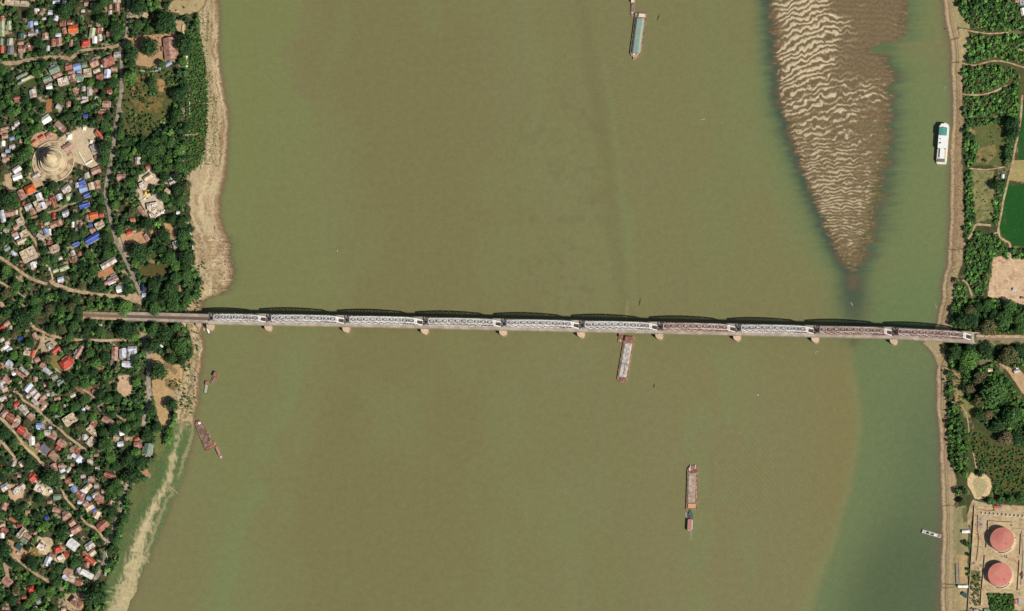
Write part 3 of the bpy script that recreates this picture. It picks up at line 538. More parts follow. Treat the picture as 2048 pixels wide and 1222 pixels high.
# ------------------------------------------------------------------ roads and paths as ribbons
M_road = mat('worn grey asphalt with dust', S(176, 160, 138), 0.9, 0.14, 0.4, S(150, 136, 120), 0.6, 0.15, coord='Object')
M_dirt = mat('dusty tan earth', S(192, 168, 134), 0.95, 0.16, 0.4, S(170, 138, 104), 0.5, 0.15, coord='Object')
def catmull(pts, n=5):
    out = []
    for i in range(len(pts) - 1):
        p0 = pts[max(i - 1, 0)]; p1 = pts[i]; p2 = pts[i + 1]; p3 = pts[min(i + 2, len(pts) - 1)]
        for k in range(n):
            t = k / n
            out.append(tuple(0.5 * (2 * b + (c - a) * t + (2 * a - 5 * b + 4 * c - d) * t * t + (3 * b - a - 3 * c + d) * t ** 3) for a, b, c, d in zip(p0, p1, p2, p3)))
    out.append(pts[-1]); return out
RI = 0
def ribbon(name, kind, hw, pts, zz=None):
    global RI
    RI += 1
    ps = catmull(pts, 6); mb = MB(); vs = []
    for i, p in enumerate(ps):
        a = ps[max(i - 1, 0)]; b = ps[min(i + 1, len(ps) - 1)]
        dx, dy = b[0] - a[0], b[1] - a[1]; l = math.hypot(dx, dy) or 1
        wv = hw * (0.70 + 0.6 * float(vn(np.array([i * 0.35]), np.array([RI * 3.3]), 5)[0]))
        wv2 = hw * (0.70 + 0.6 * float(vn(np.array([i * 0.4 + 40]), np.array([RI * 3.3]), 5)[0]))
        for s, ww in ((-1, wv), (1, wv2)):
            x, y = p[0] - dy / l * ww * s, p[1] + dx / l * ww * s
            z = (zof(x, y) if zz is None else zz) + 0.16 + 0.02 * (RI % 9)
            X0, Y0 = P(x, y, z); vs.append((X0, Y0, z))
    fs = [(2 * i, 2 * i + 1, 2 * i + 3, 2 * i + 2) for i in range(len(ps) - 1)]
    mb.add(vs, fs); o = mb.build(name, M_road if kind == 'road' else M_dirt); return tag(o, kind='structure')
for kind, hw, pts in ROADS: ribbon('road' if kind == 'road' else 'dirt_path', kind, hw, pts)
# ================================================================== THE BRIDGE
M_silver = mat('aluminium painted steel', S(234, 230, 224), 0.5, 0.12, 0.3, S(206, 196, 188), 0.4, 0.06, spec=0.4)
M_red = mat('faded red oxide painted steel', S(212, 188, 176), 0.6, 0.12, 0.3, S(176, 146, 134), 0.5, 0.08)
M_white = mat('white steel with sunlit tone', S(246, 242, 236), 0.5, 0.05, 0.3)
M_deckroad = mat('dusty concrete carriageway', S(186, 170, 150), 0.9, 0.09, 0.25, S(164, 150, 134), 0.6, 0.1)
M_conc = mat('pale concrete', S(198, 184, 162), 0.85, 0.1, 0.4, S(170, 154, 134), 0.5, 0.2)
M_brickpier = mat('pinkish masonry', S(208, 180, 156), 0.85, 0.14, 0.5, S(180, 148, 124), 0.5, 0.3)
M_piertop = mat('pier coping stone', S(214, 186, 158), 0.85, 0.08, 0.5)
M_ballast = mat('brown track ballast', S(140, 122, 106), 0.95, 0.2, 1.2)
M_sleeper = mat('dark timber sleepers', S(78, 60, 50), 0.9, 0.2, 1.0)
M_rail = mat('rusty rail steel', S(128, 96, 80), 0.6, 0.1, 1.0)
M_dark = mat('dark steel', S(60, 58, 58), 0.6, 0.15, 0.5)
ZD = 17.0                                                  # height of the bridge deck over the river
KN = [(250, 632.5), (417, 637.5), (533, 639.6), (689, 642.4), (846, 645.8), (1003, 649.2), (1159, 652.6), (1315.5, 656.0), (1471.5, 659.4), (1628, 662.8), (1785, 666.4), (1943, 675.2)]
def KP(i, z=None):
    z = z if z is not None else (ZD if i > 0 else 7.0)
    return Vector((*P(KN[i][0], KN[i][1], z), z))
bridge = empty('steel_truss_bridge', KP(6) * 1.0)
bridge.location = (KP(6).x, KP(6).y, 0)
tag(bridge, 'long steel truss rail and road bridge crossing the whole river on masonry piers', 'bridge')
BO = Vector(bridge.location)
def strip(mb, pts, o0, o1, z0, z1, mi=0):
    """slab along a polyline between lateral offsets o0..o1 (+ = north)"""
    n = len(pts); vs = []
    for i, p in enumerate(pts):
        a = pts[max(i - 1, 0)]; b = pts[min(i + 1, n - 1)]; d = (b - a); d.z = 0; d.normalize(); nn = Vector((-d.y, d.x, 0))
        for o, zz in ((o0, z0), (o1, z0), (o1, z1), (o0, z1)): vs.append(p + nn * o + Vector((0, 0, zz)) - BO)
    fs = []
    for i in range(n - 1):
        for k in range(4): fs.append((4 * i + k, 4 * i + (k + 1) % 4, 4 * i + 4 + (k + 1) % 4, 4 * i + 4 + k))
    fs += [(0, 1, 2, 3), tuple(4 * (n - 1) + k for k in (3, 2, 1, 0))]
    return mb.add(vs, fs, mi)
path = [KP(i) for i in range(1, 12)]
app = [KP(0).lerp(KP(1), t) for t in (0, .25, .5, .75, 1)]
mb = MB(); strip(mb, path, 3.9, 8.3, -1.3, -0.02); strip(mb, path, -8.3, -3.9, -1.3, -0.02); mb.build('carriageway', M_deckroad, bridge)
mb = MB(); strip(mb, path, -3.9, 3.9, -1.5, -0.6); mb.build('railway_deck', mat('open steel floor toned as shade', S(84, 76, 72), .8, .2, .8), bridge)  # floor colour darkened to stand for the shade beneath the trusses
mb = MB(); strip(mb, app, 2.7, 6.4, -1.4, -0.02); strip(mb, app, -6.4, -2.2, -1.4, -0.02); mb.build('approach_carriageway', M_deckroad, bridge)
mb = MB(); strip(mb, app, -2.2, 2.7, -1.6, -0.6); mb.build('approach_railway_deck', M_ballast, bridge)
full = app + path[1:]
tr = MB()
for o in (-0.85, 0.85): strip(tr, full, o - 0.12, o + 0.12, -0.42, -0.22)
tr.build('railway_track', M_rail, bridge)
sl = MB()
for seg in range(len(full) - 1):
    a, b = full[seg], full[seg + 1]; L_ = (b - a).length; d = (b - a).normalized(); nn = Vector((-d.y, d.x, 0))
    for k in range(int(L_ / 1.6)):
        p = a + d * (k * 1.6 + 0.6) - BO + Vector((0, 0, -0.5)); sl.bar(p - nn * 1.5, p + nn * 1.5, 0.6, 0.16)
sl.build('railway_sleepers', M_sleeper, bridge)['kind'] = 'stuff'
pr = MB()
for o in (8.45, -8.45): strip(pr, path, o - 0.13, o + 0.13, 0.9, 1.05)
for o in (6.5, -6.5): strip(pr, app, o - 0.13, o + 0.13, 0.9, 1.05)
for pts, o in ((path, 8.45), (path, -8.45), (app, 6.5), (app, -6.5)):
    for a, b in zip(pts[:-1], pts[1:]):
        L_ = (b - a).length; d = (b - a).normalized(); nn = Vector((-d.y, d.x, 0))
        for k in range(int(L_ / 3.0)):
            p = a + d * (k * 3.0 + 1) + nn * o - BO; pr.bar(p + Vector((0, 0, -1.0)), p + Vector((0, 0, 0.95)), 0.3)
pr.build('deck_railing', M_conc, bridge)
HS = 3.35
def member(mb, f, pts, w, h=None):
    for a, b in zip(pts[:-1], pts[1:]): mb.bar(f(*a), f(*b), w, h)
def truss(a, b, m, short, red):
    d = (b - a); L_ = d.length; d = d.normalized(); nn = Vector((-d.y, d.x, 0)); a0 = a + d * 0.8; L_ -= 1.6
    np_ = 9 if short else 12; pl = L_ / np_; H = 12.0 if short else 15.0
    def ht(i):
        if i <= 0 or i >= np_: return 0
        return H * (0.66 + 0.34 * math.sin(math.pi * i / np_))
    f = lambda i, s, z: a0 + d * (i * pl) + nn * (HS * s) + Vector((0, 0, z)) - BO
    span = MB()
    for s in (-1, 1): member(span, f, [(i, s, 0.4) for i in range(np_ + 1)], 0.7, 1.0)
    for i in range(np_ + 1): span.bar(f(i, -1, -0.3), f(i, 1, -0.3), 0.5, 0.9)
    root = span.build('truss_span', m, bridge)
    root['label'] = 'faded reddish truss span' if red else 'pale silver grey truss span'
    for s in (-1, 1):
        sdm = MB(); member(sdm, f, [(i, s, ht(i)) for i in range(1, np_)], 1.2, 1.1)
        for i in range(1, np_):
            sdm.bar(f(i, s, 0.4), f(i, s, ht(i)), 0.6)
            if i < np_ - 1:
                if i < np_ / 2: sdm.bar(f(i, s, ht(i)), f(i + 1, s, 0.4), 0.7)
                else: sdm.bar(f(i, s, 0.4), f(i + 1, s, ht(i + 1)), 0.7)
                if abs(i - np_ / 2 + .5) < 3: sdm.bar(f(i, s, 0.4) if i < np_ / 2 else f(i, s, ht(i)), f(i + 1, s, ht(i + 1)) if i < np_ / 2 else f(i + 1, s, 0.4), 0.6)
        sdm.build('side_truss', m, root)
    lb = MB()
    for i in range(1, np_):
        lb.bar(f(i, -1, ht(i)), f(i, 1, ht(i)), 0.8)
        if i < np_ - 1:
            lb.bar(f(i, -1, ht(i)), f(i + 1, 1, ht(i + 1)), 0.5); lb.bar(f(i, 1, ht(i)), f(i + 1, -1, ht(i + 1)), 0.5)
            lb.bar(f(i + .5, -1, (ht(i) + ht(i + 1)) / 2), f(i + .5, 1, (ht(i) + ht(i + 1)) / 2), 0.36)
    lb.build('lateral_bracing', m, root)
    for e, i1 in ((0, 1), (np_, np_ - 1)):
        p = MB(); mm = M_white if e else (M_silver if not red else M_red)  # only east portals are white: their sunlit look is put into the colour
        lo = lambda s, t: f(e + (i1 - e) * t * 1.0, s, ht(i1) * t + 0.3 * (1 - t))
        for s in (-1, 1): p.bar(lo(s, 0), lo(s, 1), 0.95, 0.9)
        p.bar(lo(-1, 1) + Vector((0, 0, .1)), lo(1, 1) + Vector((0, 0, .1)), 0.9)
        p.bar(lo(-1, .72), lo(1, .72), 0.7)
        p.bar(lo(-1, .72), lo(1, 1), 0.5); p.bar(lo(1, .72), lo(-1, 1), 0.5)
        p.build('portal_frame', mm, root)
REDS = {6, 8, 9}
for k in range(10):
    red = k in REDS
    truss(KP(k + 1), KP(k + 2), M_red if red else M_silver, k == 0, red)
def stadium(cx, cy, hl, hw, n=10):
    o = []
    for i in range(n + 1):
        t = math.pi * i / n; o.append((cx + hw * math.cos(t), cy + (hl - hw) + hw * math.sin(t)))
    for i in range(n + 1):
        t = math.pi + math.pi * i / n; o.append((cx + hw * math.cos(t), cy - (hl - hw) + hw * math.sin(t)))
    return o
for k in range(1, 12):
    p = KP(k) - BO
    if k == 11:
        mb = MB(); mb.box(p.x - 3, p.x + 12, p.y - 8, p.y + 8, 0, ZD - 1.7); mb.build('abutment', M_conc, bridge); continue
    mb = MB(); gz = -4.0
    mb.prism(stadium(p.x + 0.4, p.y - 0.6, 12.6, 4.9), gz, 8.4)
    pc = mb.build('pier', M_brickpier, bridge)
    mb = MB(); mb.prism(stadium(p.x + 0.4, p.y - 0.6, 12.9, 5.2), 8.4, 8.9, top=0.97, c=(p.x, p.y)); mb.prism(stadium(p.x, p.y, 7.6, 1.8), 8.9, ZD - 1.6); mb.build('pier_cap', M_piertop, pc)
for px in (363, 391):
    t = (px - 250) / 167; c = KP(0).lerp(KP(1), t) - BO
    mb = MB(); mb.prism(stadium(c.x + 2, c.y - 1.0, 9.4, 3.6), 1, 6.5, top=0.95, c=(c.x, c.y)); pc = mb.build('pier', M_brickpier, bridge)
    mb = MB(); mb.box(c.x - 1.2, c.x + 1.2, c.y - 5, c.y + 5, 6.5, c.z - 1.6); mb.build('pier_cap', M_piertop, pc)
for t in (0.12, 0.28, 0.43, 0.56):
    c = KP(0).lerp(KP(1), t) - BO
    mb = MB(); mb.box(c.x - 1.1, c.x + 1.1, c.y - 5, c.y + 5, 3.5, c.z - 1.6); mb.build('approach_pillar', M_brickpier, bridge)
# approach embankments (the setting)
M_emb = mat('dry grassy embankment soil', S(150, 130, 92), 0.95, 0.2, 0.3, S(96, 100, 60), 0.6, 0.1)
def embank(name, pts, hw, zz, mats, zoff=0.0):
    vs = []
    for (px, py), z in zip(pts, zz):
        c = P(px, py, z)
        for o, zo in ((-hw - (z - 3.8) * 1.3, 3.6), (-hw, z), (hw, z), (hw + (z - 3.8) * 1.3, 3.6)):
            vs.append((c[0], c[1] + o, (zo if zo < 3.7 else z)))
    fs = [(4 * i + k, 4 * i + k + 1, 4 * i + 5 + k, 4 * i + 4 + k) for i in range(len(pts) - 1) for k in range(3)] + [(0, 1, 2, 3)]
    mb = MB(); mb.add(vs, [tuple(reversed(f)) for f in fs]); return tag(mb.build(name, mats), kind='structure')
embank('embankment', [(1950, 675.5), (1975, 676), (2010, 676.5), (2060, 677), (2120, 678)], 5.2, [16.6, 14.2, 10.8, 7.5, 5.0], M_emb)
embank('embankment', [(172, 630), (200, 631.5), (230, 632.2), (251, 632.6)], 5.6, [4.6, 5.4, 6.2, 6.9], M_emb)
def flat_strip(name, pts, zz, hw, off, m, kind='structure'):
    vs = []
    for (px, py), z in zip(pts, zz):
        c = P(px, py, z); vs += [(c[0], c[1] + off - hw, z + 0.2), (c[0], c[1] + off + hw, z + 0.2)]
    mb = MB(); mb.add(vs, [(2 * i, 2 * i + 2, 2 * i + 3, 2 * i + 1) for i in range(len(pts) - 1)]); return tag(mb.build(name, m), kind=kind)
E_ = ([(1953, 675.5), (1975, 676), (2010, 676.5), (2060, 677), (2120, 678)], [16.6, 14.2, 10.8, 7.5, 5.0])
flat_strip('road', *E_, 1.9, 2.4, M_dirt); flat_strip('railway_bed', *E_, 1.6, -1.6, M_ballast)
W_ = ([(166, 630), (200, 631.3), (230, 632.2), (250, 632.6)], [4.5, 5.4, 6.2, 6.9])
flat_strip('road', *W_, 1.5, 3.6, M_dirt); flat_strip('railway_bed', *W_, 2.2, 0, M_ballast); flat_strip('road', *W_, 1.5, -3.9, M_dirt)
# west rails continuing on the embankment
mb = MB()
for o in (-0.85, 0.85):
    for (a, za), (b, zb) in zip(list(zip(*W_))[:-1], list(zip(*W_))[1:]):
        A = P(*a, za); B = P(*b, zb); mb.bar((A[0], A[1] + o, za + .4), (B[0], B[1] + o, zb + .4), .24, .2)
tag(mb.build('railway_line', M_rail), 'rusty rails running on the earth embankment west of the bridge', 'railway line')
# ================================================================== BOATS
def outline(L, W, bow='round', stern='square', n=8):
    h = L / 2; w = W / 2; o = []
    if stern == 'round': o += [(w * math.cos(math.pi + math.pi * i / n), -h + w * .8 + w * .8 * math.sin(math.pi + math.pi * i / n)) for i in range(n + 1)]
    elif stern == 'cut': o += [(-w, -h + w * .35), (-w * .8, -h), (w * .8, -h), (w, -h + w * .35)]
    else: o += [(-w, -h), (w, -h)]
    if bow == 'round': o += [(w * math.cos(math.pi * i / n), h - w * .9 + w * .9 * math.sin(math.pi * i / n)) for i in range(n + 1)]
    elif bow == 'point': o += [(w, h - W * 1.3), (w * .78, h - W * .75), (w * .4, h - W * .3), (0, h), (-w * .4, h - W * .3), (-w * .78, h - W * .75), (-w, h - W * 1.3)]
    elif bow == 'cut': o += [(w, h - w * .55), (w * .55, h), (-w * .55, h), (-w, h - w * .55)]
    else: o += [(w, h), (-w, h)]
    return o
def scale_o(o, k, ky=None): ky = ky or k; return [(x * k, y * ky) for x, y in o]
def hull(o, H, m, mdeck, root, rim=0.6, well=0.6, draft=-0.5, W=10):
    """hollow hull: outer side, gunwale, inner side down to a deck (child)"""
    n = len(o); ix = 1 - rim * 2 / W; L_ = max(p[1] for p in o) - min(p[1] for p in o); iy = 1 - rim * 2 / L_
    inn = scale_o(o, ix, iy)
    vs = [(x * .96, y * .985, draft) for x, y in o] + [(x, y, H) for x, y in o] + [(x, y, H) for x, y in inn] + [(x, y, H - well) for x, y in inn]
    fs = [(k * n + i, k * n + (i + 1) % n, (k + 1) * n + (i + 1) % n, (k + 1) * n + i) for k in range(3) for i in range(n)]
    mb = MB(); mb.add(vs, fs); h = mb.build('hull', m, root)
    mb = MB(); mb.prism(scale_o(inn, .999), H - well - .15, H - well + 0.02); mb.build('deck', mdeck, root)
    return h
def boatroot(name, px, py, ang, label, cat='boat', group=None, z=0.0):
    x, y = P(px, py, 1.0); r = empty(name, (x, y, z), math.radians(ang)); tag(r, label, cat, group); return r
rust = mat('rusty hull paint', S(172, 140, 120), .7, .16, .5, S(134, 98, 82), .5, .3)
rustr = mat('red oxide deck paint', S(170, 120, 102), .7, .2, .5, S(136, 92, 78), .5, .3)
tanst = mat('sun bleached steel deck', S(196, 170, 140), .7, .14, .6, S(150, 112, 88), .5, .3)
greyst = mat('grey steel deck', S(150, 142, 130), .7, .14, .6, S(110, 96, 86), .5, .3)
cargo = mat('pale grey gravel cargo', S(208, 200, 188), .95, .14, .5, S(174, 164, 156), .5, .2, bump=.4)
cargob = mat('mottled brown cargo', S(194, 176, 156), .95, .16, .5, S(170, 144, 128), .6, .2, bump=.4)
holdm = mat('brown empty hold plating', S(150, 122, 104), .85, .12, .5, S(116, 90, 74), .6, .2)
green1 = mat('sea green sheet roof', S(146, 164, 146), .6, .07, .25, S(136, 158, 148), .5, .1)
greend = mat('pale grey green sheet roof', S(176, 180, 158), .6, .08, .3)
teal = mat('teal canvas canopy', S(96, 160, 146), .7, .1, .8, S(80, 144, 132), .5, .5)
whitep = mat('white boat paint', S(250, 248, 242), .5, .04, .5)
cream = mat('cream boat paint', S(232, 214, 190), .6, .08, .5)
redp = mat('faded red cabin roof', S(186, 120, 110), .6, .12, .6)
bluegr = mat('blue green deck paint', S(92, 104, 98), .6, .2, .8)
wood = mat('weathered timber', S(150, 130, 100), .9, .2, 1.0)
darkw = mat('dark wet timber', S(86, 80, 58), .9, .2, 1.0)
orange = mat('orange painted crane', S(206, 128, 70), .6, .1, .5)
def cabin(root, x0, x1, y0, y1, z0, z1, mw, mr, ov=.3, name='cabin'):
    mb = MB(); mb.box(x0, x1, y0, y1, z0, z1); c = mb.build(name, mw, root)
    mb = MB(); mb.box(x0 - ov, x1 + ov, y0 - ov, y1 + ov, z1, z1 + .22); mb.build('cabin_roof', mr, c); return c
m = MPP
def details(root, pts, mt, name='bollard'):
    for x, y, z in pts:
        mb = MB(); mb.cyl(x, y, .35, z, z + .9, 8); mb.build(name, mt, root)
# 1 green roofed barge (bow to the south)
r = boatroot('cargo_barge', 1276.5, 71.5, 172.4 - 0, 'long barge with a ridged sea green roof near the top of the river', 'barge')
L_, W_b = 66.0, 16.6; o = outline(L_, W_b, 'round')
hull(o, 2.4, rust, tanst, r, .55, .5, W=W_b)
mb = MB(); mb.box(-5.9, 5.9, -24.5, 26.0, 1.9, 3.6); cc = mb.build('hold_coaming', tanst, r)
mb = MB(); y0, y1 = -24.6, 26.1
mb.add([(-6.2, y0, 2.9), (-3.4, y0, 5.8), (3.6, y0, 5.6), (6.2, y0, 3.6), (-6.2, y1, 2.9), (-3.4, y1, 5.8), (3.6, y1, 5.6), (6.2, y1, 3.6)], [(0, 1, 5, 4), (1, 2, 6, 5), (2, 3, 7, 6), (0, 3, 2, 1), (4, 5, 6, 7), (0, 4, 7, 3)])
mb.build('hold_cover', green1, r)
cabin(r, -4.8, 2.2, -31.8, -27.2, 1.9, 4.4, rustr, cream)
mb = MB(); mb.box(-6.4, -3.0, -32, -27.6, 1.9, 3.6); mb.build('deckhouse', cream, r)
mb = MB(); mb.box(-1.8, 3.0, 30.6, 36.0, 1.5, 2.3); mb.build('bow_ramp', tanst, r); details(r, [(-5, 27.5, 1.9), (5, 27.5, 1.9), (0.5, 28.6, 1.9), (-5.4, -29, 1.9)], M_dark)
mb = MB(); mb.box(1.2, 3.2, 27, 29, 1.9, 3.0); mb.build('winch', whitep, r)
# its tug
r = boatroot('tug_boat', 1265.5, 12, 176, 'narrow tug with a pale bow beside the stern of the green roofed barge', 'tug boat')
hull(outline(32, 5.0, 'point', 'cut'), 1.5, tanst, greyst, r, .4, .4, W=5.0); cabin(r, -2.0, 2.0, -14, -4.5, 1.1, 4.2, rustr, cream)
mb = MB(); mb.box(-1.4, 1.4, -3, 6, 1.1, 1.9); mb.build('hatch', greyst, r); mb = MB(); mb.cyl(0, 10.2, 1.1, 1.1, 2.0); mb.build('capstan', cream, r)
# 2 barge passing under the bridge
r = boatroot('cargo_barge', 1251.5, 718.5, -9.9, 'barge loaded with pale grey gravel just south of the bridge with a rusty stern', 'barge')
L_, W_b = 67.0, 14.6; r.rotation_euler.z = math.radians(180 - 9.9 + 0)
hull(outline(L_, W_b, 'cut'), 2.0, tanst, rustr, r, .5, .5, W=W_b)
mb = MB(); mb.box(-5.9, 5.9, -23.4, 26.4, 1.5, 2.6); mb.build('hold_coaming', tanst, r)
def heap(x0, x1, y0, y1, z, amp, mt, root, name='cargo', seed=1):
    nx, ny = 10, 36; vs = []
    for j in range(ny):
        for i in range(nx):
            x = x0 + (x1 - x0) * i / (nx - 1); y = y0 + (y1 - y0) * j / (ny - 1)
            e = min(i, nx - 1 - i, j, ny - 1 - j) > 0
            vs.append((x, y, z + (amp * (0.4 + float(fbm(np.array([x * .35]), np.array([y * .35]), seed, 3)[0])) if e else 0)))
    mb = MB(); mb.add(vs, [(j * nx + i, j * nx + i + 1, (j + 1) * nx + i + 1, (j + 1) * nx + i) for j in range(ny - 1) for i in range(nx - 1)]); return mb.build(name, mt, root)
heap(-5.4, 5.4, -23, 26, 2.62, .9, cargo, r, seed=3)
cabin(r, -5.2, 5.2, -32, -25.4, 1.5, 4.0, rustr, rustr); mb = MB(); mb.box(-5, -1, 28, 30.5, 1.5, 2.6); mb.box(1.5, 2.2, 27.2, 31, 1.5, 2.4); mb.build('winch', rustr, r)
mb = MB(); mb.bar((-5.6, 8, 3.3), (5.6, 6.5, 3.3), .6, .3); mb.bar((-.5, 7, 3.4), (-1.2, 22, 3.4), .5, .3); mb.build('mooring_hose', M_dark, r)
r = boatroot('tug_boat', 1242, 670, 172, 'small brown tug half hidden under the bridge beside the gravel barge', 'tug boat')
hull(outline(24, 6.0, 'cut', 'cut'), 1.5, tanst, rust, r, .4, .4, W=6.0); cabin(r, -2.1, 2.1, -8, 3.4, 1.1, 3.8, rustr, rust)
mb = MB(); mb.box(-.5, .5, 6, 9.4, 1.1, 2); mb.build('towing_post', cream, r)
# 3 brown barge with pusher
r = boatroot('cargo_barge', 1385.0, 975, -2.2, 'brown barge with a speckled tan cargo pushed upriver in the lower middle of the river', 'barge')
L_, W_b = 62.0, 15.4; r.rotation_euler.z = math.radians(-2.2)
hull(outline(L_, W_b, 'round'), 2.4, rust, rustr, r, .55, .6, W=W_b)
mb = MB(); mb.box(-6.6, 4.6, -22, 20.6, 1.8, 2.9); mb.build('hold_coaming', tanst, r); heap(-6.2, 4.2, -21.6, 20.2, 2.92, .8, cargob, r, seed=8)
mb = MB(); mb.box(-5.0, 5.4, -29.4, -23.4, 1.8, 3.4); mb.build('deckhouse', mat('peach deckhouse roof', S(214, 168, 124), .7, .08), r)
mb = MB(); mb.box(5.2, 6.6, -24, 22, 1.8, 2.5); mb.build('side_walkway', tanst, r)
mb = MB(); mb.bar((-4.6, 26, 2), (-3.2, 31.5, 2.6), .8, .5); mb.build('bow_fender', cream, r); mb = MB(); mb.bar((2.6, 26, 2), (3.6, 31.5, 2.6), .8, .5); mb.build('bow_fender', cream, r)
mb = MB(); mb.box(-5, -3.6, 23.5, 27.5, 1.8, 3.0); mb.build('winch', whitep, r); details(r, [(4.6, 24, 1.8), (-5.8, 22, 1.8), (2.8, 22, 1.8)], M_dark)
r = boatroot('tug_boat', 1380.5, 1041, -3.5, 'tug with a faded red cabin roof behind the brown tan cargo barge', 'tug boat')
hull(outline(31, 7.4, 'point', 'round'), 1.7, bluegr, bluegr, r, .4, .3, W=7.4)
cabin(r, -2.4, 2.4, -14.5, .5, 1.4, 5.2, whitep, redp, .3); mb = MB(); mb.box(-1.2, 1.0, .8, 6.5, 1.4, 2.6); mb.build('hatch', bluegr, r)
mb = MB(); mb.box(-3.5, -3.1, -13, 1, 1.7, 2.5); mb.box(3.1, 3.5, -13, 1, 1.7, 2.5); mb.build('side_rail', whitep, r)
r = boatroot('small_boat', 1372.5, 1030, 20, 'tiny white skiff tied beside the red roofed tug', 'boat'); hull(outline(7.5, 2.2, 'point'), .9, whitep, greyst, r, .25, .3, W=2.2)
# 4 ferry
r = boatroot('ferry', 1886.0, 287.5, -5.4, 'white river ferry with a teal canopy moored at the right bank', 'ferry')
L_, W_b = 60.0, 14.4; hull(outline(L_, W_b, 'round', 'cut'), 3.0, whitep, cream, r, .4, .5, W=W_b)
mb = MB(); oo = [(x * .9, y * .93) for x, y in outline(L_, W_b, 'round', 'cut')]
mb.prism(oo, 2.5, 6.0); mb.build('main_saloon', whitep, r)
mb = MB(); mb.prism([(-6.0, -8.6), (6.4, -8.6), (6.4, 22), (3.6, 26.8), (-3.4, 26.8), (-6.0, 22)], 6.0, 9.2); ud = mb.build('upper_deck', whitep, r)
mb = MB(); mb.box(-5.2, 5.2, 9.4, 20.4, 9.2, 9.25)
for x in (-5, 5):
    for y in (10, 15, 20): mb.bar((x, y, 9.2), (x, y, 11.2), .25)
mb.build('canopy_frame', cream, ud)
mb = MB(); mb.add([(-5.5, 9.2, 11.1), (0, 9.2, 11.7), (5.5, 9.2, 11.1), (-5.5, 20.6, 11.1), (0, 20.6, 11.7), (5.5, 20.6, 11.1), (-5.5, 9.2, 11.0), (5.5, 9.2, 11.0), (-5.5, 20.6, 11.0), (5.5, 20.6, 11.0)], [(0, 1, 4, 3), (1, 2, 5, 4), (6, 8, 9, 7), (0, 3, 8, 6), (2, 7, 9, 5), (0, 6, 7, 2, 1), (3, 4, 5, 9, 8)]); mb.build('canopy', teal, ud)
cabin(r, -2.2, 2.6, -22, -9.2, 6.0, 8.4, whitep, whitep)
mb = MB(); mb.box(-6.0, -2.6, -22.5, -10.5, 6.0, 6.12); mb.box(3.0, 6.0, -22.5, -10.5, 6.0, 6.12); mb.build('stern_deck', mat('timber stern deck', S(230, 204, 178), .8, .08), r)
mb = MB(); mb.box(-5.6, 5.6, -9.9, -8.8, 6.0, 8.0); mb.build('stair_screen', mat('grey green screen', S(128, 140, 124), .8, .2, .8), r)
mb = MB(); mb.box(-5.2, 5.6, -28.2, -23.4, 6.0, 6.8)
for i in range(7): mb.box(-4.6 + i * 1.4, -4.0 + i * 1.4, -27.8, -24, 6.8, 7.6)
mb.build('stern_machinery', mat('grey machinery', S(150, 146, 142), .8, .2, .9), r)
for q in ((-3.6, -2.6, 4, 5.2, 9.2, 10.2), (-4.4, -3.4, -2.5, -1.0, 9.2, 10.2), (-2.5, -1.6, -1.6, -.4, 9.2, 10.4)): mb = MB(); mb.box(*q); mb.build('deck_vent', M_dark, ud)
mb = MB(); mb.cyl(-.4, 22.4, .9, 9.2, 9.6, 10); mb.build('lamp_mast', cream, ud)
g = P(1904, 284, 2); mb = MB(); mb.bar((0, 0, 3.0), (9.5, -.6, 1.4), 1.1, .2); tag(mb.build('gangplank', wood, loc=(g[0] - 5.5, g[1] + .2, 0)), 'timber gangplank from the white ferry to the right bank', 'gangplank')
# 5 moored barge lower left
r = boatroot('cargo_barge', 407.5, 870.5, 22, 'brown open hold barge with its rounded bow against the lower left bank', 'barge')
L_, W_b = 46.0, 11.8; hull(outline(L_, W_b, 'round'), 1.9, rust, rustr, r, .5, .7, W=W_b)
mb = MB(); mb.box(-4.9, 4.9, -18, 16.5, 1.2, 1.5); mb.build('hold_floor', holdm, r)
mb = MB(); mb.box(-.8, 2.6, 17.2, 20, 1.2, 2.6); mb.build('winch', whitep, r); mb = MB(); mb.box(-4.6, 4.6, -22, -18.6, 1.2, 2.4); mb.build('deckhouse', rustr, r)
r = boatroot('tug_boat', 437.5, 903.5, 24 + 180, 'rusty tug moored behind the brown open hold barge', 'tug boat')
hull(outline(22, 5.0, 'cut', 'point'), 1.4, tanst, greyst, r, .35, .4, W=5.0); cabin(r, -1.6, 1.6, -7.5, 5.8, 1.0, 3.4, tanst, mat('faded pink roof', S(180, 134, 122), .7, .15, .8)); mb = MB(); mb.box(-1.2, 1.2, 7.4, 9.4, 1, 2); mb.build('stern_box', cream, r)
r = boatroot('tug_boat', 418.5, 872, 22, 'small slim brown boat moored alongside the brown open hold barge', 'tug boat')
hull(outline(16, 3.2, 'point', 'cut'), 1.2, rust, greyst, r, .3, .4, W=3.2); cabin(r, -1.1, 1.1, -6, 1.5, .8, 2.6, tanst, rust)
r = boatroot('floating_crane', 428, 889, 40, 'orange crane pontoon between the open hold barge and the rusty tug', 'crane pontoon')
mb = MB(); mb.box(-3.2, 3.2, -3.6, 3.6, -.4, 1.6); mb.build('pontoon', rust, r); mb = MB(); mb.box(-1.2, 1.2, -2.4, .2, 1.6, 3.6); mb.build('crane_cab', orange, r)
mb = MB(); mb.bar((0, 0, 3), (-1.5, 7, 4.8), .5); mb.bar((.5, 0, 3), (-1, 7, 4.8), .3); mb.build('crane_boom', orange, r)
